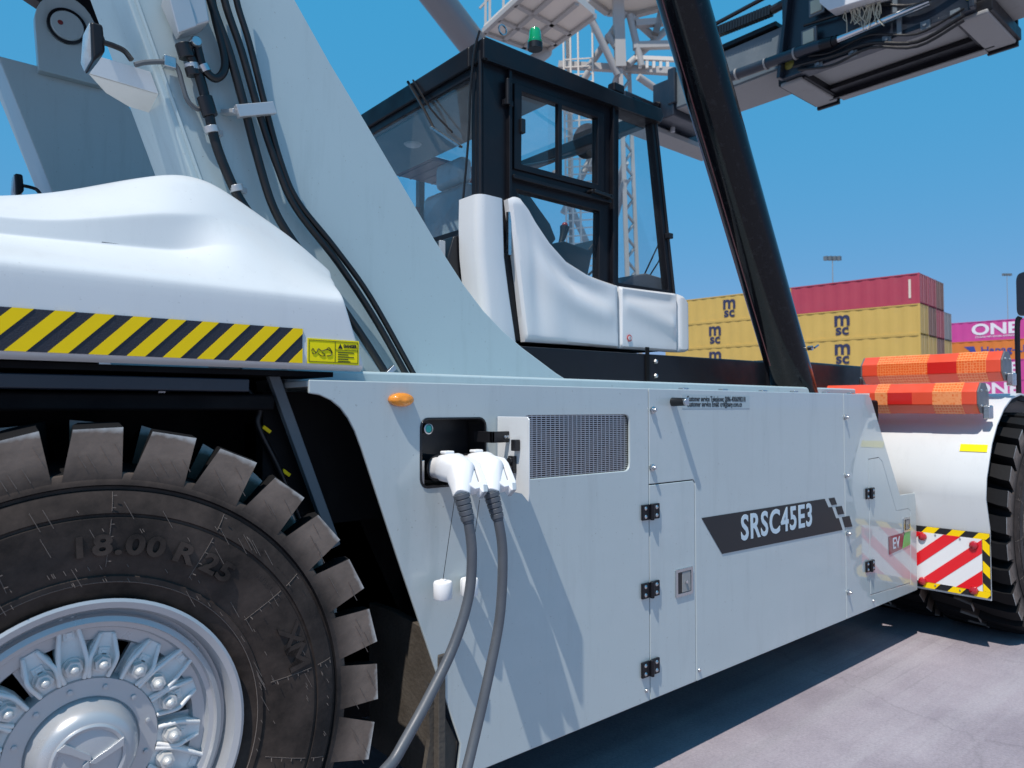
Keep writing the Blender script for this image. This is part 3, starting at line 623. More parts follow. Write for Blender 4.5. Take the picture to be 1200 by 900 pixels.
text_bm('DANGER', .014, .0005, .0006, .8, org=((xm+b.x)/2+.01, y0, zt_-.013), bm=bm)
prism(bm, [V((xm+.010, y0, zt_-.021)), V((xm+.026, y0, zt_-.021)), V((xm+.018, y0, zt_-.006))], (0, .0008, 0))
for pts in ([(.07, .5), (.1, .62), (.13, .5), (.17, .45), (.2, .62), (.26, .52), (.3, .55), (.36, .6), (.43, .55), (.46, .4), (.42, .32), (.36, .3)], [(.2, .4), (.25, .3), (.3, .28), (.33, .35), (.27, .45)], [(.36, .62), (.4, .7), (.44, .6), (.47, .45)], [(.08, .42), (.12, .36), (.16, .44)]):
    tube(bm, [V((lerp(a.x, b.x, s), y0, lerp(zb_, zt_, t))) for s, t in pts], .0011, 4, 3)
obj('danger_lettering', bm, 'ink', dd)
# underside, wheel well
bm = BM(); box(bm, (-2, 2.13, ZH-.03), (1.06, 3.1, ZH-.014)); obj('hood_floor', bm, 'dark', RS)
bm = BM(); box(bm, (-2, 2.15, 1.695), (.80, 2.30, 1.735)); obj('rear_frame_rail', bm, 'navy', RS, bevel=.005)
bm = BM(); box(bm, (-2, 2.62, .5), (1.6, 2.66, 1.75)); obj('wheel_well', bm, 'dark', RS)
bm = BM(); box(bm, (-2, 2.2, 1.64), (.9, 2.62, 1.69)); box(bm, (.95, 2.62, .4), (1.75, 5.2, 1.6)); obj('chassis_frame', bm, 'dark', RS, bevel=.01)
bm = BM(); c = PY(190, 449, 2.25); cyl(bm, c, c-V((0, 0, .03)), .018, n=6); cyl(bm, c+V((0, 0, .006)), c-V((0, 0, .006)), .026, n=16)
obj('frame_bolt', bm, 'steel', RS, smooth=True)
for u in (270, 100): bm = BM(); c = PY(u, 449, 2.25); cyl(bm, c, c-V((0, 0, .015)), .009, n=6); obj('frame_bolt', bm, 'steel', RS, smooth=True)
bm = BM(); bar(bm, PY(318, 436, 2.24), PY(392, 640, 2.24), .035, .03, (0, 1, 0)); obj('well_strut', bm, 'beam', RS, bevel=.004)
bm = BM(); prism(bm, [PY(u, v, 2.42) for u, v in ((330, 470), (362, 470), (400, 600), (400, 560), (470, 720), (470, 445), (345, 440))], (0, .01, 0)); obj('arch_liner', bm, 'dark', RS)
bm = BM(); tube(bm, [PY(285, 450, 2.28), PY(304, 478, 2.28), PY(303, 500, 2.28), PY(327, 550, 2.28), PY(352, 610, 2.28)], .010); obj('wheel_well_hose', bm, 'hose', RS, smooth=True)
for u, v in ((308, 500), (331, 551)): bm = BM(); p = PY(u, v, 2.28); bar(bm, p, p+V((.024, 0, -.018)), .011, .010, (0, 1, 0)); obj('cable_tag', bm, 'yellow', RS)
# ------------------------------------------------------------------ boom tower
YT = 2.75
def tp(u, v): return PY(u, v, YT)
front = [(346, 0), (385, 70), (430, 145), (470, 213), (510, 281), (545, 335), (567, 364), (590, 388), (612, 407), (632, 422), (652, 437), (668, 447)]
rear = [(258, 300), (222, 200), (150, 0)]
fx = [tp(*p) for p in front]; rx = [tp(*p) for p in rear]
d = (fx[0]-fx[1]).normalized(); fx_top = fx[0]+d*((4.1-fx[0].z)/d.z); d = (rx[2]-rx[1]).normalized(); rx_top = rx[2]+d*((4.1-rx[2].z)/d.z)
xb = rx[0].x+.12
poly = [fx_top]+fx+[V((fx[-1].x, YT, 1.6)), V((xb, YT, 1.6))]+rx+[rx_top]
bm = BM(); plate(bm, poly, [], (0, .37, 0)); tw = obj('boom_tower_plate', bm, 'paint2', RS, bevel=.008, seg=3)
def cutz(a, b, z): t = (z-a.z)/(b.z-a.z); return a+(b-a)*t
bm = BM(); plate(bm, [p+V((0, 2.10, 0)) for p in [cutz(fx_top, fx[1], 3.60)]+fx[1:]+poly[len(fx)+1:-1]+[cutz(rx_top, rx[2], 3.60)]], [], (0, .37, 0)); tw2 = obj('boom_tower_plate', bm, 'paint2', RS, bevel=.008, seg=3)
for dy_ in (.0, .37):
    bm = BM(); tube(bm, [V((p.x+.03, YT+dy_+(-.003 if dy_ == 0 else .003), p.z)) for p in (rx[0], rx[1], rx[2], rx_top)], .007, 6, 3); obj('weld_bead', bm, 'paint2', tw, smooth=True)
# boom with pivot
bx, bz = .69, 3.66
lugc = PY(78, 32, 4.79); bx, bz = lugc.x, lugc.z
for yy in (4.79,):
    bm = BM(); pts = [(bx+.155*math.cos(R(a)), bz+.185*math.sin(R(a))) for a in range(-20, 201, 15)]+[(bx-.13, bz-.29), (bx+.20, bz-.29)]
    prism(bm, [V((x, yy, z)) for x, z in pts], (0, .06, 0)); lg = obj('pivot_lug', bm, 'paint2', RS, bevel=.005)
    if yy > 4:
        bm = BM(); lathe(bm, [(0, -.03), (.078, -.03), (.084, -.024), (.084, 0), (.100, 0), (.100, -.014), (.094, -.014), (.094, .0)], 40, 'Y', (bx, yy, bz)); obj('pivot_pin', bm, 'paint2', lg, smooth=True)
        bm = BM(); lathe(bm, [(.088, -.026), (.1, -.024), (.1, 0), (.088, 0)], 40, 'Y', (bx, yy, bz), closed=True); obj('pin_ring', bm, 'black', lg, smooth=True)
        bm = BM(); lathe(bm, [(0, -.036), (.012, -.034), (.014, -.03)], 16, 'Y', (bx-.035, yy, bz+.005)); obj('grease_cap', bm, mat('red_cap', (.2, .02, .02), .4), lg, smooth=True)
ba = R(37); bd = V((math.cos(ba), 0, math.sin(ba))); bn = V((-math.sin(ba), 0, math.cos(ba)))
b0 = V((bx, 3.9, bz))+bn*.25
bm = BM(); bar(bm, b0+bd*.8, b0+bd*10.5, .95, .85); box(bm, (-.5, 3.35, 4.3), (1.3, 4.85, 4.8))  # the box is an added tail, out of view, shading the tower's inner face
bo = obj('boom_with_shade_box', bm, 'black', RS, bevel=.02)
for yy in (4.92, 3.0):
    bm = BM(); prism(bm, [V((bx-.04, yy, bz+.13)), V((bx+.02, yy, bz+.19)), V((bx+.16, yy, bz+.12)), V((bx+.22, yy, bz+.02)), V((bx+.30, yy, bz+.6)), V((bx-.25, yy, bz+.6)), V((bx-.20, yy, bz+.2))], (0, .12, 0)); obj('boom_foot', bm, 'black', bo, bevel=.01)
bm = BM(); bar(bm, b0+bd*10.2, b0+bd*11.6, .7, .62); obj('boom_extension', bm, 'black', bo, bevel=.02)
# lift cylinder
def cylpt(u, v): return PY(u, v, 2.50)
q0, q1 = cylpt(931, 456), cylpt(800, 0); dr_ = (q1-q0).normalized()
bm = BM(); cyl(bm, q0-dr_*.35, q1+dr_*.25, .142, n=48); lc = obj('lift_cylinder', bm, 'cyl', RS, smooth=True)
bm = BM(); cyl(bm, q1+dr_*.2, q1+dr_*1.15, .08, n=32); obj('piston_rod', bm, 'chrome', lc, smooth=True)
bm = BM(); cyl(bm, q1+dr_*.19, q1+dr_*.27, .155, n=40); cyl(bm, q0-dr_*.5+V((0, -.12, 0)), q0-dr_*.5+V((0, .12, 0)), .17, n=32); obj('cylinder_gland', bm, 'black', lc, smooth=True)
pe = q1+dr_*1.15; bm = BM(); cyl(bm, (pe.x, 2.38, pe.z), (pe.x, 3.6, pe.z), .11, n=28); obj('cross_pin', bm, 'black', lc, smooth=True)
bm = BM(); off = V((-.139, .04, -.02)); tube(bm, [q0+off+dr_*.2, q0+off+dr_*1.2, q1+off+dr_*.1], .007, 8, 2); obj('red_reflection_line', bm, mat('red_reflection', (.12, .015, .02), .4, coat=.3), lc, smooth=True)  # thin red tube stands for a reflection along the cylinder's left edge
c = cylpt(929, 413); bm = BM(); cyl(bm, c+V((-.02, -.15, .02)), c+V((-.02, -.12, .02)), .016, n=14); cyl(bm, c+V((-.02, -.165, .02)), c+V((.03, -.165, .04)), .007, n=8); obj('grease_nipple', bm, 'steel', lc, smooth=True)
# black frame beam below the cab
bm = BM(); zb1 = PY(700, 412, 2.85).z
prism(bm, [PY(u, v, 2.85) for u, v in ((560, 402), (905, 424), (905, 470), (560, 470))], (0, 2.1, 0)); fb = obj('slide_beam', bm, 'black', RS, bevel=.012)
bm = BM(); a = PY(768, 433, 2.85)
for dz in (-.04, .05): lathe(bm, [(0, -.016), (.012, -.014), (.016, -.004), (.016, 0)], 6, 'Y', (a.x, 2.85, a.z+dz))
obj('beam_bolts', bm, 'steel', fb)
bm = BM(); box(bm, (a.x-.10, 2.84, 1.78), (a.x-.07, 2.849, 2.02)); obj('beam_joint', bm, 'dark', fb)
bm = BM(); box(bm, (4.9, 2.75, 1.70), (6.6, 5.2, 2.0)); obj('front_frame', bm, 'black', RS, bevel=.02)
# hoses on the tower
YHs = YT-.05
for pts, r in (([(238, -60), (247, 0), (268, 60), (285, 120), (300, 178), (319, 240), (343, 282), (385, 338), (425, 395), (458, 447)], .0165),
               ([(254, -60), (263, 0), (283, 60), (303, 130), (325, 195), (347, 244), (396, 308), (440, 375), (480, 446)], .0145),
               ([(268, -60), (277, 0), (292, 50), (311, 125), (329, 190), (349, 236), (392, 290), (435, 350), (489, 446)], .0125)):
    bm = BM(); tube(bm, [PY(u, v, YHs-.01) for u, v in pts], r, 12, 6); obj('hydraulic_hose', bm, 'hose', RS, smooth=True)
bm = BM(); a, b = PY(277, 131, YHs-.03), PY(321, 127, YHs-.03); bar(bm, a, b, .03, .045, (0, 0, 1)); a2 = PY(262, 132, YT-.01); bar(bm, a2, a, .03, .018, (0, 0, 1)); obj('hose_clamp', bm, 'rim', RS, bevel=.003)
bm = BM(); a = PY(455, 437, 2.55); bar(bm, PY(447, 445, 2.5), PY(462, 430, 2.5), .02, .02); obj('hose_bracket', bm, 'steel', RS, bevel=.002)
# hydraulic line with couplings
bm = BM(); tube(bm, [PY(u, v, YT-.05) for u, v in ((217, 55), (232, 85), (243, 125), (252, 165), (264, 198), (280, 232), (300, 262))], .018, 12, 6); ln = obj('ribbed_hose', bm, 'hose', RS, smooth=True)
for u, v, L_, r in ((217, 60, .05, .029), (226, 84, .03, .026), (243, 125, .07, .028)):
    bm = BM(); a = PY(u, v, YT-.05); dd_ = (PY(u+8, v+26, YT-.05)-a).normalized(); cyl(bm, a-dd_*L_/2, a+dd_*L_/2, r, n=14); obj('hose_coupling', bm, 'blackp', ln, bevel=.003)
for u, v in ((225, 79), (248, 152), (277, 221)):
    a = PY(u, v, YT-.05); dd_ = (PY(u+8, v+26, YT-.05)-a).normalized(); bm = BM(); cyl(bm, a-dd_*.012, a+dd_*.012, .026, n=16); bar(bm, a, a+V((.05, .04, .01)), .012, .02); obj('pipe_clip', bm, 'rim', ln, bevel=.002)
bm = BM(); tube(bm, [PY(u, v, YT-.06) for u, v in ((229, 44), (235, 70), (240, 82), (252, 92), (262, 84), (263, 65), (252, 20), (243, -30))], .015, 10, 6); obj('cable_loop', bm, 'hose', RS, smooth=True)
bm = BM(); a = PY(229, 50, YT-.07); lathe(bm, [(0, -.02), (.016, -.019), (.02, -.01), (.02, .02)], 16, 'Y', a); obj('cable_gland', bm, 'steel', RS, smooth=True); bm = BM(); cyl(bm, PY(238, 76, YT-.065), PY(242, 84, YT-.065), .019, n=14); obj('cable_sleeve', bm, 'steel', RS, smooth=True)
# junction box on tower
bm = BM(); prism(bm, [PY(u, v, YT-.015) for u, v in ((188, 8), (196, -25), (225, -25), (236, 38), (206, 48))], (0, -.10, 0)); jb = obj('junction_box', bm, 'rim', RS, bevel=.008)
bm = BM(); prism(bm, [PY(u, v, YT-.117) for u, v in ((196, -5), (218, -12), (230, 32), (208, 40))], (0, -.012, 0)); obj('box_lid', bm, 'rim', jb, bevel=.004)
bm = BM(); tube(bm, [PY(u, v, YT-.03) for u, v in ((158, 76), (172, 73), (198, 73), (208, 80), (214, 100), (220, 118), (232, 128), (240, 122))], .009, 8, 5); obj('sensor_cable', bm, mat('grey_sleeve', (.10, .11, .12), .5), RS, smooth=True)
bm = BM(); a = PY(199, 73, YT-.03); box(bm, a-V((.02, .01, .02)), a+V((.02, .02, .02))); obj('cable_clip', bm, 'steel', RS, bevel=.003)
# camera shelf brackets on rear edges
def shelf(dy, nm):
    def q(u, v, Y): return PY(u, v, Y)+V((0, dy, 0))
    bm = BM(); Yb = 2.77
    top = [q(119, 67, Yb), q(176, 84, Yb), q(186, 110, Yb), q(105, 86, Yb+.02)]
    prism(bm, top, (0, .012, 0))
    prism(bm, [q(105, 86, Yb+.02), q(186, 110, Yb), q(175, 131, Yb+.16), q(152, 124, Yb+.17), q(125, 108, Yb+.14)], (0, .01, .0))
    s = obj('lamp_shelf', bm, 'hood', RS, bevel=.003)
    bm = BM(); prism(bm, [q(106, 24, Yb), q(121, 28, Yb), q(124, 60, Yb), q(109, 72, Yb)], (0, .14, 0)); l = obj('work_lamp', bm, 'black', s, bevel=.01)
    bm = BM(); prism(bm, [q(105, 24, Yb+.01), q(102, 60, Yb+.03), q(107, 72, Yb+.03), q(111, 62, Yb+.005), ], (0, .12, 0)); obj('lamp_lens', bm, 'seatb', s, bevel=.006)
    bm = BM(); tube(bm, [q(122, 50, Yb-.01), q(134, 54, Yb-.01), q(146, 60, Yb-.01), q(154, 70, Yb-.02)], .010, 8); obj('lamp_cable', bm, 'hose', s, smooth=True)
shelf(0, 0); shelf(2.10, 1)
# ------------------------------------------------------------------ cab
YC = 2.95; XR = 2.31; YF = 4.85
CAB = empty('cab', RS, (XR, YC, 1.98))
def sc(u, v): return PY(u, v, YC)
zroof = PX(566, 45, XR).z; zr0 = zroof
def sidez(u, v): return sc(u, v)
outer = [V((XR, YC, zroof-.05)), sc(768, 141), sc(790, 346), sc(797, 408), V((XR, YC, 2.0))]
h_up = [sc(*p) for p in ((606.5, 104), (701.7, 137), (701.7, 220), (606, 195))]
h_lo = [sc(*p) for p in ((605, 222), (703, 247.5), (702, 331), (686, 326), (660, 309), (638, 285), (622, 260), (610, 238))]
h_fr = [sc(*p) for p in ((725.5, 125.5), (763.5, 140.5), (784, 340), (725, 331))]
bm = BM(); plate(bm, outer, [h_up, h_lo, h_fr], (0, .06, 0)); sf = obj('side_frame', bm, 'black', CAB, bevel=.006)
# door outline and window frames (raised)
def ring(bm, pts, w, Y, dep, ny=-1):
    c = sum(pts, V())/len(pts); n = len(pts); inn = []
    for i in range(n):
        a, b, c2 = pts[i-1], pts[i], pts[(i+1) % n]; d1 = (b-a).normalized(); d2 = (c2-b).normalized(); bis = (d1-d2)
        bis = (c-b).normalized() if bis.length < .05 else (-bis.normalized() if (-bis).dot(c-b) > 0 else bis.normalized())
        inn.append(b-bis*0+(c-b).normalized()*w)
    plate(bm, [V((p.x, Y, p.z)) for p in pts], [[V((p.x, Y, p.z)) for p in inn]], (0, dep, 0))
def expand(pts, s): c = sum(pts, V())/len(pts); return [c+(p-c)*s for p in pts]
bm = BM(); ring(bm, expand(h_up, 1.10), .065, YC-.014, .03); obj('window_frame', bm, 'black', CAB, bevel=.005)
do = [sc(*p) for p in ((592, 74), (722, 122), (722, 338), (600, 330), (592, 240))]
bm = BM(); bar(bm, sc(592, 74)-V((0, .012, 0)), sc(720, 121)-V((0, .012, 0)), .02, .035, (0, 1, 0)); bar(bm, sc(716, 121)-V((0, .012, 0)), sc(716, 333)-V((0, .012, 0)), .02, .03, (0, 1, 0)); bar(bm, sc(595, 76)-V((0, .012, 0)), sc(595, 240)-V((0, .012, 0)), .02, .03, (0, 1, 0))
bar(bm, sc(597, 208)-V((0, .012, 0)), sc(712, 238)-V((0, .012, 0)), .02, .05, (0, 1, 0)); obj('door_frame', bm, 'black', CAB, bevel=.004)
bm = BM(); bar(bm, sc(654.5, 119), sc(654.5, 208), .03, .03, (0, 1, 0)); obj('window_divider', bm, 'black', CAB, bevel=.003)
for h, nm in ((h_up, 'door_window'), (h_lo, 'door_window'), (h_fr, 'side_window')):
    bm = BM(); f = bm.faces.new([bm.verts.new(p+V((0, .03, 0))) for p in expand(h, 1.02)]); obj(nm, bm, 'glass', CAB)
bm = BM(); box(bm, sc(607, 149)+V((0, -.03, -.035)), sc(612, 149)+V((0, .0, .035))); obj('window_latch', bm, 'blackp', CAB, bevel=.004)
bm = BM(); a = sc(591, 112); cyl(bm, a+V((0, -.03, -.06)), a+V((0, -.03, .08)), .014, n=12); box(bm, a+V((-.02, -.03, -.06)), a+V((.04, 0, -.03))); obj('door_hinge', bm, 'black', CAB, bevel=.003)
bm = BM(); a, b = sc(688, 226), sc(708, 233); bar(bm, a-V((0, .05, 0)), b-V((0, .05, 0)), .02, .03, (0, 1, 0)); cyl(bm, a, a-V((0, .05, 0)), .012, n=10); cyl(bm, b, b-V((0, .065, 0)), .015, n=12); obj('door_handle', bm, 'blackp', CAB, bevel=.003)
# roof
zr1 = sc(770, 139).z+.02
xf = sc(768, 141).x
bm = BM(); prof = [(XR-.02, zroof-.125), (XR-.02, zroof-.01), (XR, zroof), (xf-.35, zroof+.004), (xf+.03, zr1+.045), (xf+.06, zr1+.0), (xf+.02, zr1-.06)]
prism(bm, [V((x, YC-.03, z)) for x, z in prof], (0, .13, 0)); prism(bm, [V((x, YF-.10, z)) for x, z in prof], (0, .13, 0))
rp = prof[:3]+[(XR+.55, zroof+.001), (XR+.55, zroof-.125)]; prism(bm, [V((x, YC+.1001, z)) for x, z in rp], (0, YF-YC-.2002, 0))
fpz = [(xf-.06, zr1+.02), (xf+.03, zr1+.044), (xf+.059, zr1), (xf+.02, zr1-.059), (xf-.06, zr1-.06)]; prism(bm, [V((x, YC+.1001, z)) for x, z in fpz], (0, YF-YC-.2002, 0)); rf = obj('roof', bm, 'black', CAB, bevel=.012)
bm = BM(); bm.faces.new([bm.verts.new(p) for p in (V((XR+.5, YC+.09, zroof-.03)), V((xf-.05, YC+.09, zr1)), V((xf-.05, YF-.09, zr1)), V((XR+.5, YF-.09, zroof-.03)))]); obj('roof_window', bm, 'glass', CAB)
bm = BM(); bar(bm, V((XR, YC-.034, zroof-.128)), V((xf, YC-.034, zr1-.055)), .008, .014, (0, 1, 0)); obj('roof_drip', bm, 'black', rf)
bm = BM(); box(bm, (XR+.06, YC+.07, zroof-.17), (XR+.56, YF-.05, zroof-.135)); cl_ = obj('headliner', bm, 'ceil', CAB, bevel=.01)
bm = BM(); lathe(bm, [(0, -.012), (.05, -.01), (.06, 0)], 24, 'Z', (XR+.3, 4.1, zroof-.17)); obj('dome_lamp', bm, 'white', cl_, smooth=True)
for u, v in ((722, 103), (744, 120)): bm = BM(); p = PY(u, v, YC+.02); box(bm, p-V((.05, .03, .04)), p+V((.05, .03, .02))); obj('roof_lug', bm, 'black', rf, bevel=.012)
bm = BM(); lathe(bm, [(.024, -.004), (.024, .004), (.031, .004), (.031, -.004)], 20, 'Y', PY(589, 35, YC+.15), closed=True); obj('lifting_eye', bm, 'steel', rf, smooth=True)
# beacon
bc = PY(627, 54, YC+.12)
bm = BM(); lathe(bm, [(0, .0), (.044, .0), (.044, .035), (0, .035)], 28, 'Z', bc-V((0, 0, .02))); bcn = obj('beacon_base', bm, 'blackp', rf, smooth=True)
bm = BM(); lathe(bm, [(.042, .015), (.043, .03), (.037, .035), (.034, .085), (.028, .10), (.014, .107), (0, .108)], 28, 'Z', bc); obj('beacon', bm, 'green', rf, smooth=True)
# rear wall
zg0, zg1 = 2.62, zroof-.17
def rw(y, z): return V((XR, y, z))
bm = BM(); plate(bm, [rw(YC+.061, 2.0), rw(YF, 2.0), rw(YF, zroof-.1), rw(YC+.061, zroof-.1)], [[rw(YC+.10, zg0), rw(YF-.08, zg0), rw(YF-.08, zg1), rw(YC+.10, zg1)]], (.05, 0, 0)); obj('rear_frame', bm, 'black', CAB, bevel=.005)
bm = BM(); bm.faces.new([bm.verts.new(V((XR+.012, y, z))) for y, z in ((YC+.09, zg0-.01), (YF-.07, zg0-.01), (YF-.07, zg1+.01), (YC+.09, zg1+.01))]); obj('rear_window', bm, 'glassr', CAB)
bm = BM(); cyl(bm, PX(563, 60, XR-.012), PX(563, 235, XR-.012), .012, n=10); obj('corner_trim', bm, 'black', CAB, smooth=True)
bm = BM(); a = PX(478, 96, XR-.03); b = PX(508, 150, XR-.04); c_ = PX(540, 172, XR-.03)
tube(bm, [a, PX(495, 125, XR-.05), b], .009, 8, 3); tube(bm, [PX(484, 94, XR-.03), PX(505, 128, XR-.045), PX(530, 155, XR-.03)], .006, 6, 3); wpr = obj('rear_wiper', bm, 'blackp', CAB, smooth=True)
bm = BM(); bar(bm, b+V((-.012, 0, 0)), c_, .012, .024, (1, 0, 0)); obj('wiper_blade', bm, 'steel', wpr)
bm = BM(); tube(bm, [PX(562, 36, XR-.03), PX(556, 60, XR-.035), PX(551, 110, XR-.03), PX(549, 160, XR-.03), PX(543, 230, XR-.04), PX(537, 290, XR-.05), PX(534, 370, XR-.05)], .0065, 8, 5); obj('washer_hose', bm, 'hose', CAB, smooth=True)
# rear lower box
bm = BM(); prism(bm, [V((XR-.10, YC+.12, 2.55)), V((XR-.16, YC+.12, 2.35)), V((XR-.02, YC+.12, 2.0)), V((XR-.002, YC+.12, 2.0)), V((XR-.002, YC+.12, 2.58))], (0, 1.7, 0)); obj('air_unit', bm, 'blackp', CAB, bevel=.02)
bm = BM(); a = PX(518, 282, XR-.16); bar(bm, a, a-V((.0, 0, .22)), .035, .015, (0, 1, 0)); obj('unit_strap', bm, 'rim', CAB, bevel=.003)
# far side, front frame
bm = BM(); bar(bm, (3.16, YF, 2.1), (3.16, YF, zroof-.1), .05, .05, (1, 0, 0)); bar(bm, (XR+.03, YF-.03, 2.0), (XR+.03, YF-.03, zroof-.1), .08, .06, (1, 0, 0)); bar(bm, (xf, YF-.03, zr1-.05), (sc(787, 345).x, YF-.03, 2.0), .06, .06, (0, 1, 0)); box(bm, (XR, YF-.05, 2.0), (3.9, YF, 2.35)); obj('far_frame', bm, 'black', CAB)
bm = BM(); f = bm.faces.new([bm.verts.new(p) for p in (V((XR+.05, YF-.02, 2.35)), V((3.86, YF-.02, 2.35)), V((xf, YF-.02, zr1-.05)), V((XR+.05, YF-.02, zr1)))]); obj('far_window', bm, 'glass', CAB)
t0_, t1_ = sc(768, 141), sc(790, 346)
bm = BM(); bm.faces.new([bm.verts.new(p) for p in (t0_+V((0, .01, -.02)), t1_+V((0, .01, 0)), V((t1_.x, YF-.03, t1_.z)), V((t0_.x, YF-.03, t0_.z-.02)))]); obj('windscreen', bm, 'glass', CAB)
bm = BM(); cyl(bm, t0_+V((.0, -.0, 0)), t1_, .011, n=10); obj('windscreen_seal', bm, 'blackp', CAB, smooth=True)
bm = BM()
tube(bm, [PY(769, 213, YC+.1)+V((.03, 0, 0)), PY(774, 260, YC+.1)+V((.03, 0, 0)), PY(781, 322, YC+.1)+V((.03, 0, 0))], .009, 6, 3); tube(bm, [PY(781, 322-55, YC+.06), PY(770, 290, YC+.2), PY(755, 322, YC+.3)], .006, 6, 3); tube(bm, [PY(783, 270, YC+.06), PY(775, 300, YC+.2), PY(762, 322, YC+.3)], .006, 6, 3)
obj('front_wiper', bm, 'blackp', CAB, smooth=True)
bm = BM(); box(bm, PY(783, 276, YC-.02)-V((.012, .02, .02)), PY(783, 276, YC-.02)+V((.03, .02, .015))); obj('wiper_pivot', bm, 'blackp', CAB, bevel=.004)
# interior
bm = BM(); prism(bm, [PY(u, v, YC+.10) for u, v in ((728, 331), (745, 322), (758, 320), (778, 326), (786, 342), (728, 342))], (0, 1.5, 0)); obj('dashboard', bm, 'seat', CAB, bevel=.01)
bm = BM(); box(bm, (XR+.06, YC+.07, 2.02), (3.86, YF-.06, 2.06)); obj('cab_floor', bm, 'dark', CAB)
seat = empty('seat', CAB, (2.9, 3.55, 2.4))
yS = 3.52
def sxy(x, z, y): return V((x, y, z))
bm = BM(); box(bm, (2.62, yS, 2.45), (2.80, yS+.50, 3.05)); obj('seat_back', bm, 'seatb', CAB, bevel=.06, seg=4)
bm = BM(); box(bm, (2.66, yS+.10, 3.07), (2.76, yS+.40, 3.24)); obj('headrest', bm, 'seatb', CAB, bevel=.04, seg=4)
bm = BM(); box(bm, (2.70, yS, 2.36), (3.22, yS+.5, 2.50)); obj('seat_cushion', bm, 'seat', CAB, bevel=.04, seg=3)
bm = BM(); bar(bm, (2.60, yS+.52, 2.98), (2.62, yS+.56, 2.45), .02, .05, (1, 0, 0)); obj('seat_belt', bm, mat('red_belt', (.28, .02, .015), .6), CAB)
C.objects.unlink(seat); bpy.data.objects.remove(seat)
# console + joystick seen through lower door window
YI = YC+.42
bm = BM(); prism(bm, [PY(u, v, YI) for u, v in ((640, 287), (662, 282), (690, 292), (700, 279), (702, 283), (694, 300), (688, 330), (660, 330), (632, 300))], (0, .22, 0)); con = obj('console', bm, 'blackp', CAB, bevel=.015)
bm = BM(); tube(bm, [PY(656, 288, YI+.05), PY(660, 276, YI+.05), PY(662, 266, YI+.05)], .022, 12, 4, radf=lambda t: .014+.02*t); obj('joystick', bm, 'blackp', CAB, smooth=True)
bm = BM(); a = PY(662, 264, YI+.05); bmesh.ops.create_icosphere(bm, subdivisions=2, radius=.022, matrix=Matrix.Translation(a)); obj('joystick_knob', bm, mat('red_button', (.25, .02, .02), .3), CAB, smooth='all')
bm = BM(); prism(bm, [PY(u, v, YI+.15) for u, v in ((606, 224), (622, 230), (645, 262), (652, 280), (640, 296), (618, 262))], (0, .08, 0)); obj('armrest_panel', bm, 'blackp', CAB, bevel=.01)
bm = BM(); tube(bm, [PY(690, 322, YI), PY(697, 316, YI), PY(712, 312, YI)], .008, 6, 3); obj('lever', bm, 'blackp', CAB, smooth=True)
# round mirror with bar
bm = BM(); a = PY(688, 165, YC+.7); lathe(bm, [(0, -.004), (.10, -.004), (.108, .006), (.10, .016), (0, .018)], 28, 'X', (0, 0, 0))
bmesh.ops.rotate(bm, cent=(0, 0, 0), matrix=Matrix.Rotation(R(38), 3, 'Z'), verts=bm.verts); bmesh.ops.scale(bm, vec=(1, 1, 1.25), verts=bm.verts); obj('interior_mirror', bm, 'blackp', CAB, loc=a, smooth=True)
bm = BM(); tube(bm, [PY(612, 195, YC+.8), PY(640, 190, YC+.8), PY(680, 179, YC+.72), PY(695, 172, YC+.7)], .012, 8, 4); obj('mirror_arm', bm, 'blackp', CAB, smooth=True)
bm = BM(); tube(bm, [PY(725, 160, YF-.2), PY(745, 147, YF-.2), PY(768, 132, YF-.25)], .03, 8, 3); obj('grab_rail', bm, 'black', CAB, smooth=True)
# maroon ceiling strip, added to suggest containers reflected in the rear window
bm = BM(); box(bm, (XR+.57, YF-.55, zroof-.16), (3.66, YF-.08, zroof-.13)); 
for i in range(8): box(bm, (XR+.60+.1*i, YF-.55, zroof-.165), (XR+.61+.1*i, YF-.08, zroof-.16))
obj('maroon_reflection_strip', bm, 'maroon', CAB)
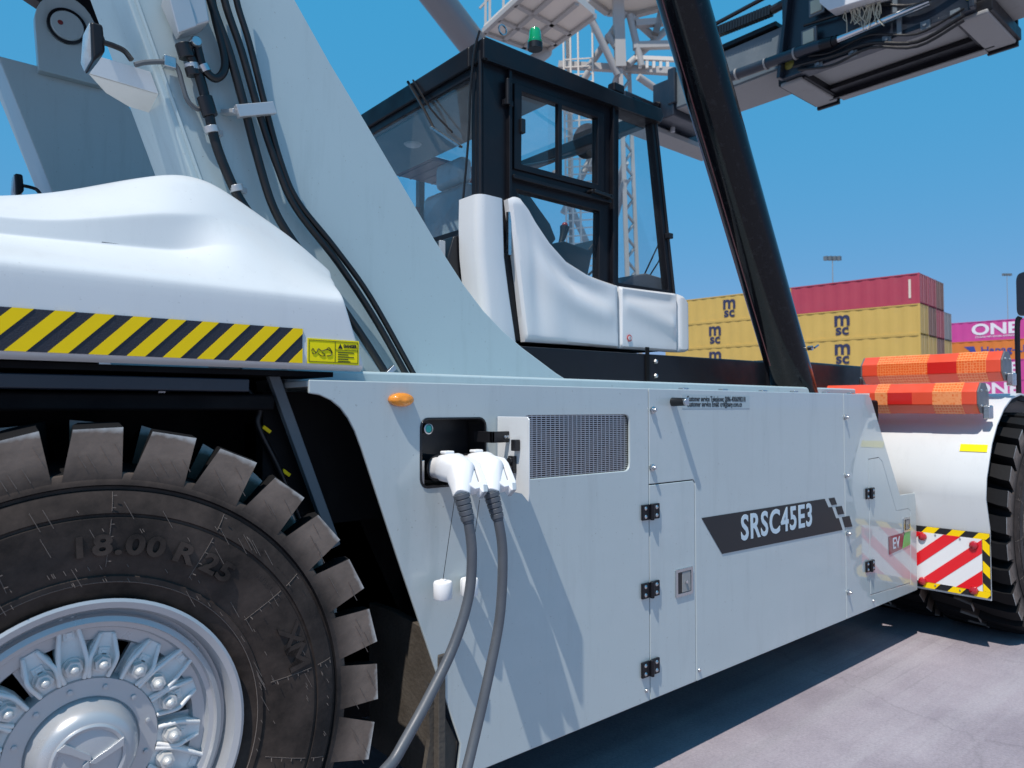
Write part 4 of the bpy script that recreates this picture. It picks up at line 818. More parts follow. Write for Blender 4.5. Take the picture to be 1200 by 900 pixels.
# white lower skirts with sculpted relief
def skirt(name, left, right, top, bot, relief, nx=26, nz=18, Y0=YC-.045, m='white', ew=.03):
    """top/bot: lists of pixel points left->right; surface lofted between, relief(s,t)->outward metres"""
    def along(pts, s):
        L = [0]
        for a, b in zip(pts, pts[1:]): L.append(L[-1]+math.hypot(b[0]-a[0], b[1]-a[1]))
        d = s*L[-1]
        for i in range(len(L)-1):
            if d <= L[i+1]+1e-9:
                t = (d-L[i])/(L[i+1]-L[i]); return (lerp(pts[i][0], pts[i+1][0], t), lerp(pts[i][1], pts[i+1][1], t))
        return pts[-1]
    bm = BM(); G = []
    for i in range(nx+1):
        s = i/nx; a = along(top, s); b = along(bot, s); row = []
        for j in range(nz+1):
            t = j/nz; u, v = lerp(a[0], b[0], t), lerp(a[1], b[1], t); p = PY(u, v, YC)
            edge = min(s/ew, (1-s)/ew, t/.05, (1-t)/.05, 1); edge = max(0, edge); rd = math.sqrt(max(0, 1-(1-edge)**2))
            sm = min(1, min(s, 1-s)/.12); sm = sm*sm*(3-2*sm); row.append(V((p.x, Y0+.018-.018*rd-relief(s, t)*sm, p.z)))
        G.append(row)
    vs = [[bm.verts.new(p) for p in r] for r in G]; bk = [[bm.verts.new(V((p.x, YC-.002, p.z))) for p in r] for r in G]
    for i in range(nx):
        for j in range(nz):
            bm.faces.new((vs[i][j], vs[i][j+1], vs[i+1][j+1], vs[i+1][j])); bm.faces.new((bk[i][j], bk[i+1][j], bk[i+1][j+1], bk[i][j+1]))
    for i in range(nx):
        for j in (0, nz): bm.faces.new((vs[i][j], vs[i+1][j], bk[i+1][j], bk[i][j]))
    for j in range(nz):
        for i in (0, nx): bm.faces.new((vs[i][j], vs[i][j+1], bk[i][j+1], bk[i][j]))
    return obj(name, bm, m, CAB, smooth=True)
def bmp(x, c, w): return math.exp(-((x-c)/w)**2)
def rel_door(s, t):
    # a smooth hollow whose lip runs from upper left down to the right
    zc_ = .42+.38*s if s < .5 else .61+.06*(s-.5)
    lip = bmp(t, lerp(.38, .52, s)*1.0, .19)*bmp(s, .55, .5)
    hollow = bmp(t, lerp(.18, .25, s), .15)*bmp(s, .6, .35)
    low = bmp(s, .35, .12)*bmp(t, .75, .35)
    return .021*lip-.024*hollow+.010*low-.012*bmp(s, .17, .08)*bmp(t, .6, .4)
topB = [(590, 235), (597, 232), (604, 234), (612, 244), (620, 259), (636, 283), (657, 307), (684, 324), (700, 330), (718, 336)]
botB = [(610, 401), (640, 403), (680, 405.5), (718.5, 408.5)]
skirt('door_skirt', None, None, topB, botB, rel_door, 56, 36, Y0=YC-.055)
skirt('front_skirt', None, None, [(720, 336.5), (750, 340.5), (786.5, 345)], [(720, 408.7), (750, 410.5), (786.5, 413)], lambda s, t: .022*bmp(t, .25+.35*s, .16)*(.4+.6*s)-.012*bmp(t, .15, .1), 40, 28, Y0=YC-.055)
skirt('skirt_corner', None, None, [(788, 345.5), (795, 348), (800, 356)], [(788, 413), (796, 413.2), (801, 411)], lambda s, t: 0, 16, 20, Y0=YC-.055, ew=.35)
# corner column (wraps round to the rear)
bm = BM(); Yk = YC-.06
sec = [(566.5, 228, 590, 232), (566, 262, 591, 262), (567, 300, 592, 298), (571, 340, 597, 338), (577, 400, 606, 402)]
rings = []
for ua, va, ub, vb in sec:
    a = PY(ua, va, Yk); b = PY(ub, vb, Yk); z = a.z; dep = .17
    r = []
    cr_ = .05; arc = [(a.x-.03+cr_-cr_*math.sin(R(q_)), Yk+cr_-cr_*math.cos(R(q_))) for q_ in range(90, -1, -15)]
    for x, y in arc+[(b.x-.018, Yk), (b.x-.005, Yk+.005), (b.x, Yk+.018), (b.x, YC-.002), (XR-.004, YC-.002), (XR-.004, Yk+dep), (a.x-.03, Yk+dep)]:
        r.append(bm.verts.new((x, y, lerp(a.z, b.z, .5))))
    rings.append(r)
for a, b in zip(rings, rings[1:]):
    n = len(a)
    for i in range(n): bm.faces.new((a[i], a[(i+1) % n], b[(i+1) % n], b[i]))
bm.faces.new(rings[0]); bm.faces.new(rings[-1]); obj('corner_skirt', bm, 'white', CAB, smooth=True)
bm = BM(); bar(bm, sc(592, 250)-V((0, .03, 0)), sc(592, 300)-V((0, .03, 0)), .02, .02, (0, 1, 0)); obj('skirt_hinge', bm, 'steel', CAB)
c = sc(729, 397); bm = BM(); lathe(bm, [(0, -.004), (.021, -.004), (.021, 0)], 24, 'Y', (c.x, YC-.058, c.z)); wm = obj('warning_sticker', bm, mat('red_sticker', (.55, .06, .06), .4), CAB)
bm = BM(); lathe(bm, [(0, -.0052), (.014, -.0052), (.014, -.003)], 20, 'Y', (c.x, YC-.058, c.z)); obj('sticker_face', bm, 'whitef', wm)
bm = BM(); box(bm, (c.x-.003, YC-.0645, c.z-.011), (c.x+.003, YC-.0635, c.z+.011)); obj('sticker_mark', bm, 'ink', wm)
# ------------------------------------------------------------------ front fender
prof = [(5.57, .36), (5.57, .83), (5.50, 1.04), (5.525, 1.18), (5.645, 1.405), (5.76, 1.53), (5.92, 1.645), (6.10, 1.72), (6.32, 1.752), (6.6, 1.73), (6.85, 1.65), (7.1, 1.45), (7.25, 1.2)]
cen = (6.38, .80)
YFO, YFI = 1.62, 3.1
inn = []
for x, z in prof:
    d = V((cen[0]-x, cen[1]-z)); d.normalize(); inn.append((x+d.x*.012, z+d.y*.012) if z > .9 else (x+.012, z))
bm = BM(); prism(bm, [V((x, YFO, z)) for x, z in prof+inn[::-1]], (0, YFI-YFO, 0)); fe = obj('front_fender', bm, 'hood', RS, smooth=True)
bm = BM()
d2 = []
for x, z in prof:
    d = V((cen[0]-x, cen[1]-z)); d.normalize(); d2.append((x+d.x*.05, z+d.y*.05) if z > .9 else (x+.04, z))
plate(bm, [V((x, YFO+.02, z)) for x, z in inn+d2[::-1]], [], (0, .02, 0)); obj('fender_lip', bm, 'dark', fe)
# yellow reflective label
a, b = PX(1136, 509, 5.57), PX(1166, 522, 5.57)
bm = BM(); p0, p1 = V((5.525, 1.64, 1.18)), V((5.645, 1.64, 1.405)); dn = (p1-p0).normalized(); nrm = V((-dn.z, 0, dn.x))
c0 = p0+dn*.185+nrm*.0035; prism(bm, [c0, c0+V((0, .165, 0)), c0+V((0, .165, 0))+dn*.055, c0+dn*.055], nrm*.0015); obj('yellow_marker', bm, 'lemon', fe)
# chevron plate
XPt = 5.57-.012
zt_, zb_ = PX(1155, 630, XPt).z, PX(1150, 700, XPt).z; zt_ = .805; zb_ = .375
y0, y1 = 1.62, 2.055
bm = BM(); box(bm, (XPt, y0, zb_), (XPt+.011, y1+.2, zt_)); cv = obj('chevron_plate', bm, 'ink', RS, bevel=.002)
def clip(poly, lo, hi):
    for ax, val, s in ((0, lo[0], 1), (0, hi[0], -1), (1, lo[1], 1), (1, hi[1], -1)):
        out = []
        for i in range(len(poly)):
            a, b = poly[i], poly[(i+1) % len(poly)]; da, db = (a[ax]-val)*s, (b[ax]-val)*s
            if da >= 0: out.append(a)
            if da*db < 0: t = da/(da-db); out.append((lerp(a[0], b[0], t), lerp(a[1], b[1], t)))
        poly = out
        if not poly: break
    return poly
bw = .042; wy0, wy1, wz0, wz1 = y0+.045, y1+.155, zb_+bw, zt_-bw
bm = BM(); box(bm, (XPt-.003, wy0, wz0), (XPt-.0005, wy1, wz1)); obj('chevron_white', bm, 'whitef', cv)
bm = BM(); pt = .235; hw = .105
for k in range(-4, 7):
    # stripes: higher to the outside (lower y)
    c0 = wy1+.085-pt*k; q = clip([(c0, wz0), (c0-hw, wz0), (c0-hw-(wz1-wz0)*1.15, wz1), (c0-(wz1-wz0)*1.15, wz1)], (wy0, wz0), (wy1, wz1))
    if len(q) > 2: prism(bm, [V((XPt-.0048, y, z)) for y, z in q], (.0016, 0, 0))
obj('chevron_red', bm, 'red', cv)
bm = BM()
for (lo, hi) in (((y0, zt_-bw), (y1+.2, zt_)), ((y0, zb_), (y1+.2, zb_+bw)), ):
    for k in range(0, 9):
        c0 = y0+.02+k*.16; q = clip([(c0, lo[1]), (c0+.08, lo[1]), (c0+.08-bw*.9, hi[1]), (c0-bw*.9, hi[1])], lo, hi)
        if len(q) > 2: prism(bm, [V((XPt-.003, y, z)) for y, z in q], (.002, 0, 0))
for k in range(5):
    c0 = zb_+k*.15-.02; q = clip([(y0, c0), (y0+bw, c0+bw), (y0+bw, c0+bw+.075), (y0, c0+.075)], (y0, zb_+bw+.001), (y0+.042, zt_-bw-.001))
    if len(q) > 2: prism(bm, [V((XPt-.003, y, z)) for y, z in q], (.002, 0, 0))
obj('hazard_border', bm, 'yellow', cv)
for y, z in ((wy0+.05, wz1-.045), (wy0+.05, wz0+.03), (wy1-.13, wz1-.035), (wy1-.13, wz0+.045)):
    pass
for u, v in ((1081, 629), (1141, 639), (1081, 681), (1141, 692)):
    p = PX(u, v, XPt-.005); bm = BM(); lathe(bm, [(0, -.022), (.012, -.02), (.024, -.013), (.029, 0)], 24, 'X', (XPt-.005, p.y, p.z)); obj('red_reflector', bm, 'redlens', cv, smooth=True)
bm = BM()
for u, v in ((1096, 627), (1125, 631.5), (1096, 686), (1125, 691.5)): p = PX(u, v, XPt-.005); lathe(bm, [(0, -.005), (.005, -.003), (.006, 0)], 10, 'X', (XPt-.005, p.y, p.z))
obj('plate_screws', bm, 'steel', cv)
# orange reflective bars
def safety_bar(cx, cz, ya, yb, patches, r=.118, nm='safety_bar', lab=None):
    root = thing(nm, lab, 'warning bar', (cx, (ya+yb)/2, cz-.14), 'orange warning bars on the fender')
    octo = [(cx+r*math.cos(R(22.5+45*i)), cz+r*math.sin(R(22.5+45*i))) for i in range(8)]
    bm = BM(); prism(bm, [V((x, ya, z)) for x, z in octo], (0, yb-ya, 0)); obj('bar_body', bm, 'orange', root, bevel=.006)
    r2 = r+.0018
    oc2 = [(cx+r2*math.cos(R(22.5+45*i)), cz+r2*math.sin(R(22.5+45*i))) for i in range(8)]
    for a, b, m in patches:
        bm = BM()
        if m == 'honey': prism(bm, [V((x, a, z)) for x, z in oc2], (0, b-a, 0))
        else: x0_ = cx-r*math.cos(R(22.5)); hz_ = r*math.sin(R(22.5))*.93; zz_ = cz if m != 'whitef' else cz; box(bm, (x0_-.003, a, zz_-hz_), (x0_, b, zz_+hz_))
        obj('reflective_film', bm, m, root)
    for ye, s in ((ya, -1), (yb, 1)):
        bm = BM(); r3 = r*.97; prism(bm, [V((cx+r3*math.cos(R(22.5+45*i)), ye, cz+r3*math.sin(R(22.5+45*i)))) for i in range(8)], (0, s*.012, 0)); e = obj('end_plate', bm, 'endp', root, bevel=.003)
        bm = BM(); box(bm, (cx-.035, min(ye+s*.012, ye+s*.06), cz-.145), (cx+.035, max(ye+s*.012, ye+s*.06), cz-.05)); obj('mount_bracket', bm, 'steel', root, bevel=.01)
        bm = BM()
        for q in range(4): a_ = R(45+90*q); lathe(bm, [(0, -.01), (.008, -.008), (.009, 0)], 10, 'Y', (cx+.075*math.cos(a_), ye+s*.012+(.0 if s < 0 else .01), cz+.075*math.sin(a_)))
        obj('end_bolts', bm, 'steel', e)
    return root
h1c = V((5.70, 0, 1.71)); h2c = V((6.05, 0, 1.915))
dr2 = mat('deep_red_film', (.62, .02, .015), .25, coat=.5)
safety_bar(5.70, 1.712, 1.69, 2.80, [(1.78, 1.965, 'honey'), (2.10, 2.27, dr2), (2.27, 2.36, 'honey'), (2.40, 2.56, 'whitef')], lab='octagonal orange warning bar, lower and nearer of the pair above the red-and-white plate')
safety_bar(6.08, 1.945, 1.65, 2.62, [(1.74, 1.93, 'honey'), (1.93, 2.13, dr2), (2.13, 2.5, 'honey')], lab='octagonal orange warning bar, upper and farther of the pair, just below the mirror')
# fender mirror
bm = BM(); tube(bm, [(6.42, 1.66, 1.74), (6.42, 1.66, 2.25), (6.42, 1.64, 2.33)], .018, 10, 4); mi = obj('mirror_stem', bm, 'black', RS, smooth=True)
mc = PY(1203, 344, 1.66); bm = BM()
prism(bm, [V((x, 1.64, z)) for x, z in rrect(mc.x-.10, mc.x+.10, mc.z-.17, mc.z+.17, .06)], (0, .05, 0)); bmesh.ops.rotate(bm, cent=mc, matrix=Matrix.Rotation(R(40), 3, 'Z'), verts=bm.verts)
obj('side_mirror', bm, 'blackp', RS, bevel=.012)
bm = BM(); f = bm.faces.new([bm.verts.new(V((x, 1.637, z))) for x, z in rrect(mc.x-.088, mc.x+.088, mc.z-.158, mc.z+.158, .05)]); bmesh.ops.rotate(bm, cent=mc, matrix=Matrix.Rotation(R(40), 3, 'Z'), verts=bm.verts)
obj('mirror_glass', bm, mat('mirror_silver', (.8, .8, .8), .03, metal=1), RS)
# rear body mass behind hood
bm = BM(); box(bm, (-2.3, 2.9, .55), (.55, 4.9, 2.05)); obj('counterweight', bm, 'dark', RS, bevel=.05)
# ------------------------------------------------------------------ container spreader
SP = thing('container_spreader', 'dark blue container spreader hanging in front of the cab against the sky', 'spreader', (9.4, 3.9, 5.9))
bm = BM(); box(bm, (9.0, 4.3, 6.24), (9.88, 6.7, 6.80)); obj('telescopic_beam', bm, 'beam', SP, bevel=.015)
bm = BM(); box(bm, (8.95, 6.7, 6.12), (9.95, 7.1, 6.72)); box(bm, (8.93, 6.66, 6.3), (9.0, 6.8, 6.86)); obj('beam_socket', bm, 'navy', SP, bevel=.02)
bm = BM(); box(bm, (9.02, 4.3, 6.225), (9.86, 6.69, 6.238)); obj('beam_underside', bm, 'under', SP)
bm = BM(); box(bm, (9.06, .2, 6.13), (9.79, 2.58, 6.62)); obj('telescopic_beam', bm, 'under', SP, bevel=.015)
# main frame
bm = BM(); box(bm, (8.84, 2.62, 6.02), (8.90, 4.85, 7.1)); mfm = obj('main_frame', bm, 'navy', SP, bevel=.008)
bm = BM(); box(bm, (8.82, 2.62, 5.985), (9.02, 4.85, 6.02)); obj('lower_flange', bm, 'navy', mfm, bevel=.004)
bm = BM(); box(bm, (9.03, 2.50, 6.05), (9.84, 4.82, 6.12)); obj('frame_floor', bm, 'under', mfm, bevel=.004)
bm = BM(); box(bm, (9.80, 2.70, 5.93), (9.84, 4.7, 6.6)); box(bm, (9.60, 2.70, 5.98), (9.80, 4.7, 6.04)); obj('far_web', bm, 'black', mfm, bevel=.004); bm = BM(); box(bm, (9.80, 2.80, 5.912), (9.93, 4.55, 5.929)); obj('far_flange', bm, 'under', mfm, bevel=.003)
for y in (4.78, 2.66):
    bm = BM(); box(bm, (8.92, y-.15, 5.93), (9.93, y+.15, 5.985)); obj('end_pad', bm, 'under', mfm, bevel=.02, seg=3); bm = BM(); box(bm, (8.94, y-.19, 5.96), (9.97, y+.19, 6.10)); box(bm, (9.94, y-.16, 5.90), (9.99, y+.16, 6.3)); obj('pad_frame', bm, 'black', mfm, bevel=.01)
    bm = BM(); lathe(bm, [(0, -.02), (.05, -.018), (.07, 0)], 20, 'X', (8.838, y-.02, 6.16)); obj('yellow_guide', bm, mat('olive_grease', (.25, .24, .05), .5), mfm, smooth=True)
bm = BM(); bar(bm, (8.80, 4.86, 5.98), (8.80, 4.70, 7.2), .05, .14, (1, 0, 0)); bar(bm, (8.80, 2.62, 5.98), (8.80, 2.62, 7.2), .05, .1, (1, 0, 0)); obj('frame_rib', bm, 'navy', mfm, bevel=.01)
def q8(u, v, X=8.72): return PX(u, v, X)
bm = BM(); cyl(bm, q8(974, 50), q8(1090, 2), .045, n=18); obj('hydraulic_rod', bm, 'chrome', SP, smooth=True)
bm = BM(); cyl(bm, q8(962, 53), q8(976, 49), .07, n=18); cyl(bm, q8(976, 49), q8(982, 46.5), .06, n=18); obj('rod_gland', bm, 'black', SP, smooth=True)
bm = BM(); tube(bm, [q8(850, 92), q8(900, 74), q8(945, 58), q8(965, 52)], .07, 12, 3); hs_ = obj('conduit', bm, 'navy', SP, smooth=True)
for u, v in ((864, 87), (898, 75), (932, 63)): bm = BM(); cyl(bm, q8(u-1, v+.4), q8(u+1, v-.4), .078, n=16); obj('conduit_clip', bm, 'under', hs_, smooth=True)
a = q8(972, 16); b = q8(1045, -30)
bm = BM(); prism(bm, [q8(969, 10), q8(980, 19), q8(1044, 0), q8(1044, -30), q8(969, -12)], (-.2, 0, 0)); wb = obj('cable_box', bm, 'white', SP, bevel=.01)
for k, (v0_, v1_, rr_) in enumerate(((78, 30, .022), (82, 36, .018), (30, -12, .02), (66, 22, .014))):
    bm = BM(); tube(bm, [q8(930+6*k, v0_, 8.78), q8(975, (v0_*3+v1_)/4+6*(k % 2), 8.77), q8(1020, (v0_+v1_)/2-3, 8.78), q8(1075, (v0_+v1_*2.2)/3.2+4, 8.77), q8(1130, v1_-12, 8.78)], rr_, 8, 5); obj('spreader_hose', bm, 'hose', SP, smooth=True)
for u_, v_ in ((1000, 62), (1040, 47), (1085, 30), (1120, 17), (960, 76)):
    bm = BM(); a = q8(u_, v_, 8.82); box(bm, a-V((.03, .05, .05)), a+V((.02, .05, .05))); cyl(bm, a-V((.05, 0, 0)), a, .025, n=8); obj('side_lug', bm, 'beam', SP, bevel=.006)
bm = BM(); random.seed(3)
for i in range(34):
    u = 990+random.random()*46; v = 16-(u-980)*.28; a = q8(u, v, 8.66); L = .12+random.random()*.18
    tube(bm, [a, a+V((random.uniform(-.03, .03), random.uniform(-.04, .04), -L*.5)), a+V((random.uniform(-.03, .03), random.uniform(-.07, .07), -L))], .006, 4, 2)
obj('cable_ends', bm, mat('cream_tags', (.5, .47, .36), .6), wb)
for i, (u, v) in enumerate(((958, 8), (949, 44))):
    bm = BM(); a = q8(u, v, 8.76); box(bm, a-V((.03, .10, .11)), a+V((.0, .10, .11))); bx_ = obj('switch_box', bm, 'beam', SP, bevel=.006)
    bm = BM()
    box(bm, a+V((-.045, -.07, -.08)), a+V((-.03, .07, .08)))
    obj('switch_label', bm, mat('cream_label', (.5, .5, .38), .5), bx_)
for u, v in ((1049, 8), (1054, 30), (1010, 20)):
    bm = BM(); a = q8(u, v, 8.78); bar(bm, a+V((0, 0, .15)), a-V((0, 0, .12)), .03, .05, (0, 1, 0)); obj('pipe_bracket', bm, 'beam', SP, bevel=.003)
# end beam with twistlock housings
bm = BM(); box(bm, (8.3, 7.1, 6.08), (10.75, 7.42, 6.46)); eb = obj('end_beam', bm, 'navy', SP, bevel=.02)
bm = BM(); box(bm, (8.3, 7.07, 6.0), (10.75, 7.45, 6.078)); obj('end_beam_sole', bm, 'under', eb, bevel=.004)
bm = BM(); prism(bm, [V((9.0, 7.08, 6.45)), V((9.55, 7.08, 6.95)), V((10.0, 7.08, 6.95)), V((10.6, 7.08, 6.45))], (0, .05, 0)); obj('end_gusset', bm, 'beam', eb, bevel=.005)
bm = BM(); cyl(bm, (9.35, 7.02, 6.05), (9.35, 7.02, 7.0), .04, n=12); cyl(bm, (9.72, 7.02, 6.2), (9.72, 7.02, 6.9), .07, n=12); obj('lock_cylinder', bm, 'rim', eb, smooth=True)
bm = BM(); box(bm, (9.05, 6.95, 6.22), (9.3, 7.07, 6.38)); cyl(bm, (8.9, 7.0, 6.35), (9.2, 7.0, 6.42), .06, n=12); cyl(bm, (9.45, 6.98, 6.3), (9.45, 6.8, 6.3), .08, n=14); obj('lock_linkage', bm, 'black', eb, bevel=.01)
bm = BM(); prism(bm, [V((9.06, 6.94, 6.2)), V((9.18, 6.94, 6.32)), V((9.36, 6.94, 6.34)), V((9.36, 6.94, 6.26)), V((9.2, 6.94, 6.24)), V((9.16, 6.94, 6.12))], (0, .05, 0)); obj('indicator_arm', bm, 'hood', eb, bevel=.01)
# drag chain and head frame
bm = BM(); a, b = PX(820, 46, 8.9), PX(905, 12, 8.9)
n = 26
for i in range(n):
    p = a.lerp(b, i/n); bar(bm, p, p+(b-a)/n*.8, .10, .13)
tube(bm, [b, PX(925, 0, 8.9), PX(950, -25, 8.9)], .06, 8, 3); tube(bm, [PX(835, 38, 8.9)+V((0, 0, .1)), PX(915, -4, 8.9)+V((0, 0, .1)), PX(950, -30, 8.9)], .03, 8, 3); obj('drag_chain', bm, 'blackp', SP)
bm = BM(); box(bm, (8.95, 5.0, 6.82), (9.3, 5.9, 6.88)); obj('beam_cap', bm, 'black', SP)
tip = b0+bd*11.5
bm = BM(); cyl(bm, (9.4, 3.9, 6.8), (9.4, 3.9, 8.2), .35, n=28); box(bm, (8.7, 3.3, 6.95), (10.1, 4.5, 7.25)); prism(bm, [V((9.0, 3.7, 8.1)), V((9.9, 3.7, 8.1)), V((tip.x+.1, 3.7, tip.z)), V((tip.x-.5, 3.7, tip.z))], (0, .4, 0)); obj('rotator_head', bm, 'black', SP, bevel=.02)
# ------------------------------------------------------------------ charging plugs and cables
def rsec(bm, c, ax, ay, w, h, r=.35, k=3):
    out = []
    for x, y in rrect(-w/2, w/2, -h/2, h/2, min(w, h)*r, k): out.append(bm.verts.new(c+ax*x+ay*y))
    return out
def plug(nx, hand, path, capu, label, tether, swap):
    sck = V((nx, YP+.02, zc)); root = thing('charging_cable', label, 'charging cable', sck, 'charging cables plugged in side by side')
    e = hand; 
    P = [V((nx, YP+.06, zc)), V((nx, YP-.015, zc+.002)), V((nx, YP-.03, zc+.004)), V((nx, YP-.075, zc+.006)), V((nx-.002, YP-.115, zc-.006)), e.lerp(V((nx, YP-.115, zc-.006)), .38), e]
    wid = [(.072, .072), (.074, .074), (.090, .092), (.094, .100), (.086, .098), (.060, .070), (.050, .050)]
    bm = BM(); rg = []
    for i, (p, (w, h)) in enumerate(zip(P, wid)):
        d = (P[min(i+1, 6)]-P[max(i-1, 0)]).normalized(); ax = V((1, 0, 0)); ax = (ax-d*ax.dot(d)).normalized(); ay = ax.cross(d)
        rg.append(rsec(bm, p, ax, ay, w, h))
    for a, b in zip(rg, rg[1:]):
        for i in range(len(a)): bm.faces.new((a[i], a[(i+1) % len(a)], b[(i+1) % len(b)], b[i]))
    bm.faces.new(rg[0]); bm.faces.new(rg[-1]); pg = obj('plug_body', bm, 'plug', root, bevel=.004, smooth=True)
    o_ = P[4]; uy = (e-o_).normalized(); ux = V((1, 0, 0)); ux = (ux-uy*ux.dot(uy)).normalized(); uz = ux.cross(uy)
    if uz.y > 0: uz = -uz
    def gq(l): return [o_-uz*.002+ux*x+uy*y for x, y in l]
    bm = BM(); plate(bm, gq([(.0, -.045), (.045, -.05), (.060, -.03), (.082, .045), (.080, .085), (.062, .092), (.052, .078), (.036, .088), (.0, .07)]), [gq([(.034, -.012), (.041, -.010), (.054, .045), (.048, .052)])], -uz*.036 if 0 else uz*.034)
    obj('plug_grip', bm, 'plug', root, bevel=.006, seg=3)
    bm = BM(); prism(bm, gq([(.033, -.014), (.043, -.012), (.056, .046), (.047, .054)]), uz*.026); obj('grip_slot', bm, 'cable', root)
    bm = BM(); prism(bm, gq([(.064, .060), (.0805, .056), (.0785, .0875), (.064, .0935)]), uz*.037); obj('grip_tab', bm, 'seatb', root, bevel=.002)
    bm = BM(); box(bm, V((nx-.02, YP-.052, zc+.052)), V((nx+.02, YP-.02, zc+.062))); obj('release_catch', bm, 'plug', root, bevel=.004)
    d = (path[1]-e).normalized(); bm = BM()
    for k in range(5): cyl(bm, e+d*(.018*k-.006), e+d*(.018*k+.009), .0275-.0012*k, .0265-.0012*k, 20)
    cyl(bm, e-d*.01, e+d*.088, .0215, .019, 20); obj('strain_relief', bm, 'cable', root, bevel=.0015, smooth=True)
    bm = BM(); tube(bm, [e+d*.05]+path[1:], .0168, 18, 8); obj('cable', bm, 'cable', root, smooth=True)
    a = capu; bm = BM(); lathe(bm, [(0, -.030), (.029, -.030), (.031, -.026), (.032, .022), (.029, .027), (.012, .029), (.010, .034), (0, .034)], 28, 'Z', a); obj('dust_cap', bm, 'plug', root, smooth=True)
    bm = BM(); tube(bm, [tether, tether.lerp(a, .35)+V((-.004, 0, -.01)), tether.lerp(a, .7)+V((-.004, 0, 0)), a+V((0, 0, .03))], .0011, 5, 5); obj('tether', bm, 'hose', root)
def cp_(u, v, Y): return PY(u, v, Y)
e1 = cp_(541, 581, 1.88); e2 = cp_(576, 579, 1.88)
plug(PX1, e1, [e1, cp_(549, 612, 1.865), cp_(553, 650, 1.86), cp_(549, 700, 1.86), cp_(531, 758, 1.85), cp_(500, 822, 1.83), cp_(466, 884, 1.80), cp_(430, 950, 1.77), V((.86, 1.70, .10)), V((.70, 1.55, .018)), V((.1, 1.15, .018)), V((-1.2, .9, .018))], cp_(519, 691, 1.99), 'grey charging cable with white plug in the port socket nearer the rear tyre', cp_(533, 584, 1.99), 0)
plug(PX2, e2, [e2, cp_(584, 610, 1.865), cp_(589, 650, 1.86), cp_(586, 720, 1.86), cp_(573, 790, 1.85), cp_(558, 856, 1.84), cp_(546, 905, 1.82), cp_(530, 960, 1.80), V((1.05, 1.66, .12)), V((.92, 1.5, .018)), V((.4, 1.0, .018)), V((-1.2, .6, .018))], cp_(550, 687, 2.02), 'grey charging cable with white plug in the port socket beside the open flap', cp_(562, 586, 2.0), 1)
# ------------------------------------------------------------------ containers
CL, CW, CH = 12.19, 2.44, 2.59
def corr_mesh(col, name, haze=0):
    m = mat(name, col, .55, var=.06, vscale=.5, dirt=.25, dcol=tuple(c*.6+.05 for c in col), dscale=.8)
    bm = BM()
    # local: x along length (0..CL), y across (0..CW), z up
    for y, s in ((0, 1), (CW, -1)):
        n = 44; pts = []
        for i in range(n+1):
            x = .12+(CL-.24)*i/n; ph = i % 4; pts.append((x, y+s*(.03 if ph in (0, 1) else .066)))
        lo = [bm.verts.new((x, yy, .14)) for x, yy in pts]; hi = [bm.verts.new((x, yy, CH-.10)) for x, yy in pts]
        for i in range(n): bm.faces.new((lo[i], lo[i+1], hi[i+1], hi[i]))
        box(bm, (.0, min(y, y+s*.1), 0.0), (CL, max(y, y+s*.1), .14)); box(bm, (0, min(y, y+s*.08), CH-.10), (CL, max(y, y+s*.08), CH-.01))
        for x in (0, CL-.15): box(bm, (x, min(y, y+s*.15), .141), (x+.15, max(y, y+s*.15), CH-.101))
    box(bm, (.02, .08, CH-.05), (CL-.02, CW-.08, CH-.02)); box(bm, (.05, .1, .1), (CL-.05, CW-.1, .14))
    box(bm, (.06, .15, .15), (.10, CW-.15, CH-.1)); box(bm, (CL-.10, .15, .15), (CL-.06, CW-.15, CH-.1))
    me = bpy.data.meshes.new('container'); bmesh.ops.recalc_face_normals(bm, faces=bm.faces); bm.to_mesh(me); bm.free(); me.materials.append(m)
    bm = BM()
    for dy in (.42, .88, 1.56, 2.02):
        for x in (-.02,): cyl(bm, (x, dy, .12), (x, dy, CH-.08), .03, n=6)
    for dy in (.15, 1.2, CW-.2): box(bm, (-.012, dy, .15), (.05, dy+.06, CH-.1))
    dm = bpy.data.meshes.new('doors'); bm.to_mesh(dm); bm.free(); dm.materials.append(mat(name+'_door', tuple(c*.55+.12 for c in col), .5))
    return me, dm
CT = {'yellow': corr_mesh((.60, .40, .10), 'yellow_container'), 'crimson': corr_mesh((.42, .05, .085), 'crimson_container'), 'magenta': corr_mesh((.58, .06, .28), 'magenta_container'), 'orange': corr_mesh((.68, .19, .03), 'orange_container'), 'maroon': corr_mesh((.20, .03, .04), 'maroon_container'), 'brown': corr_mesh((.22, .09, .07), 'brown_container'), 'grey': corr_mesh((.26, .25, .27), 'grey_container')}
LG = {}
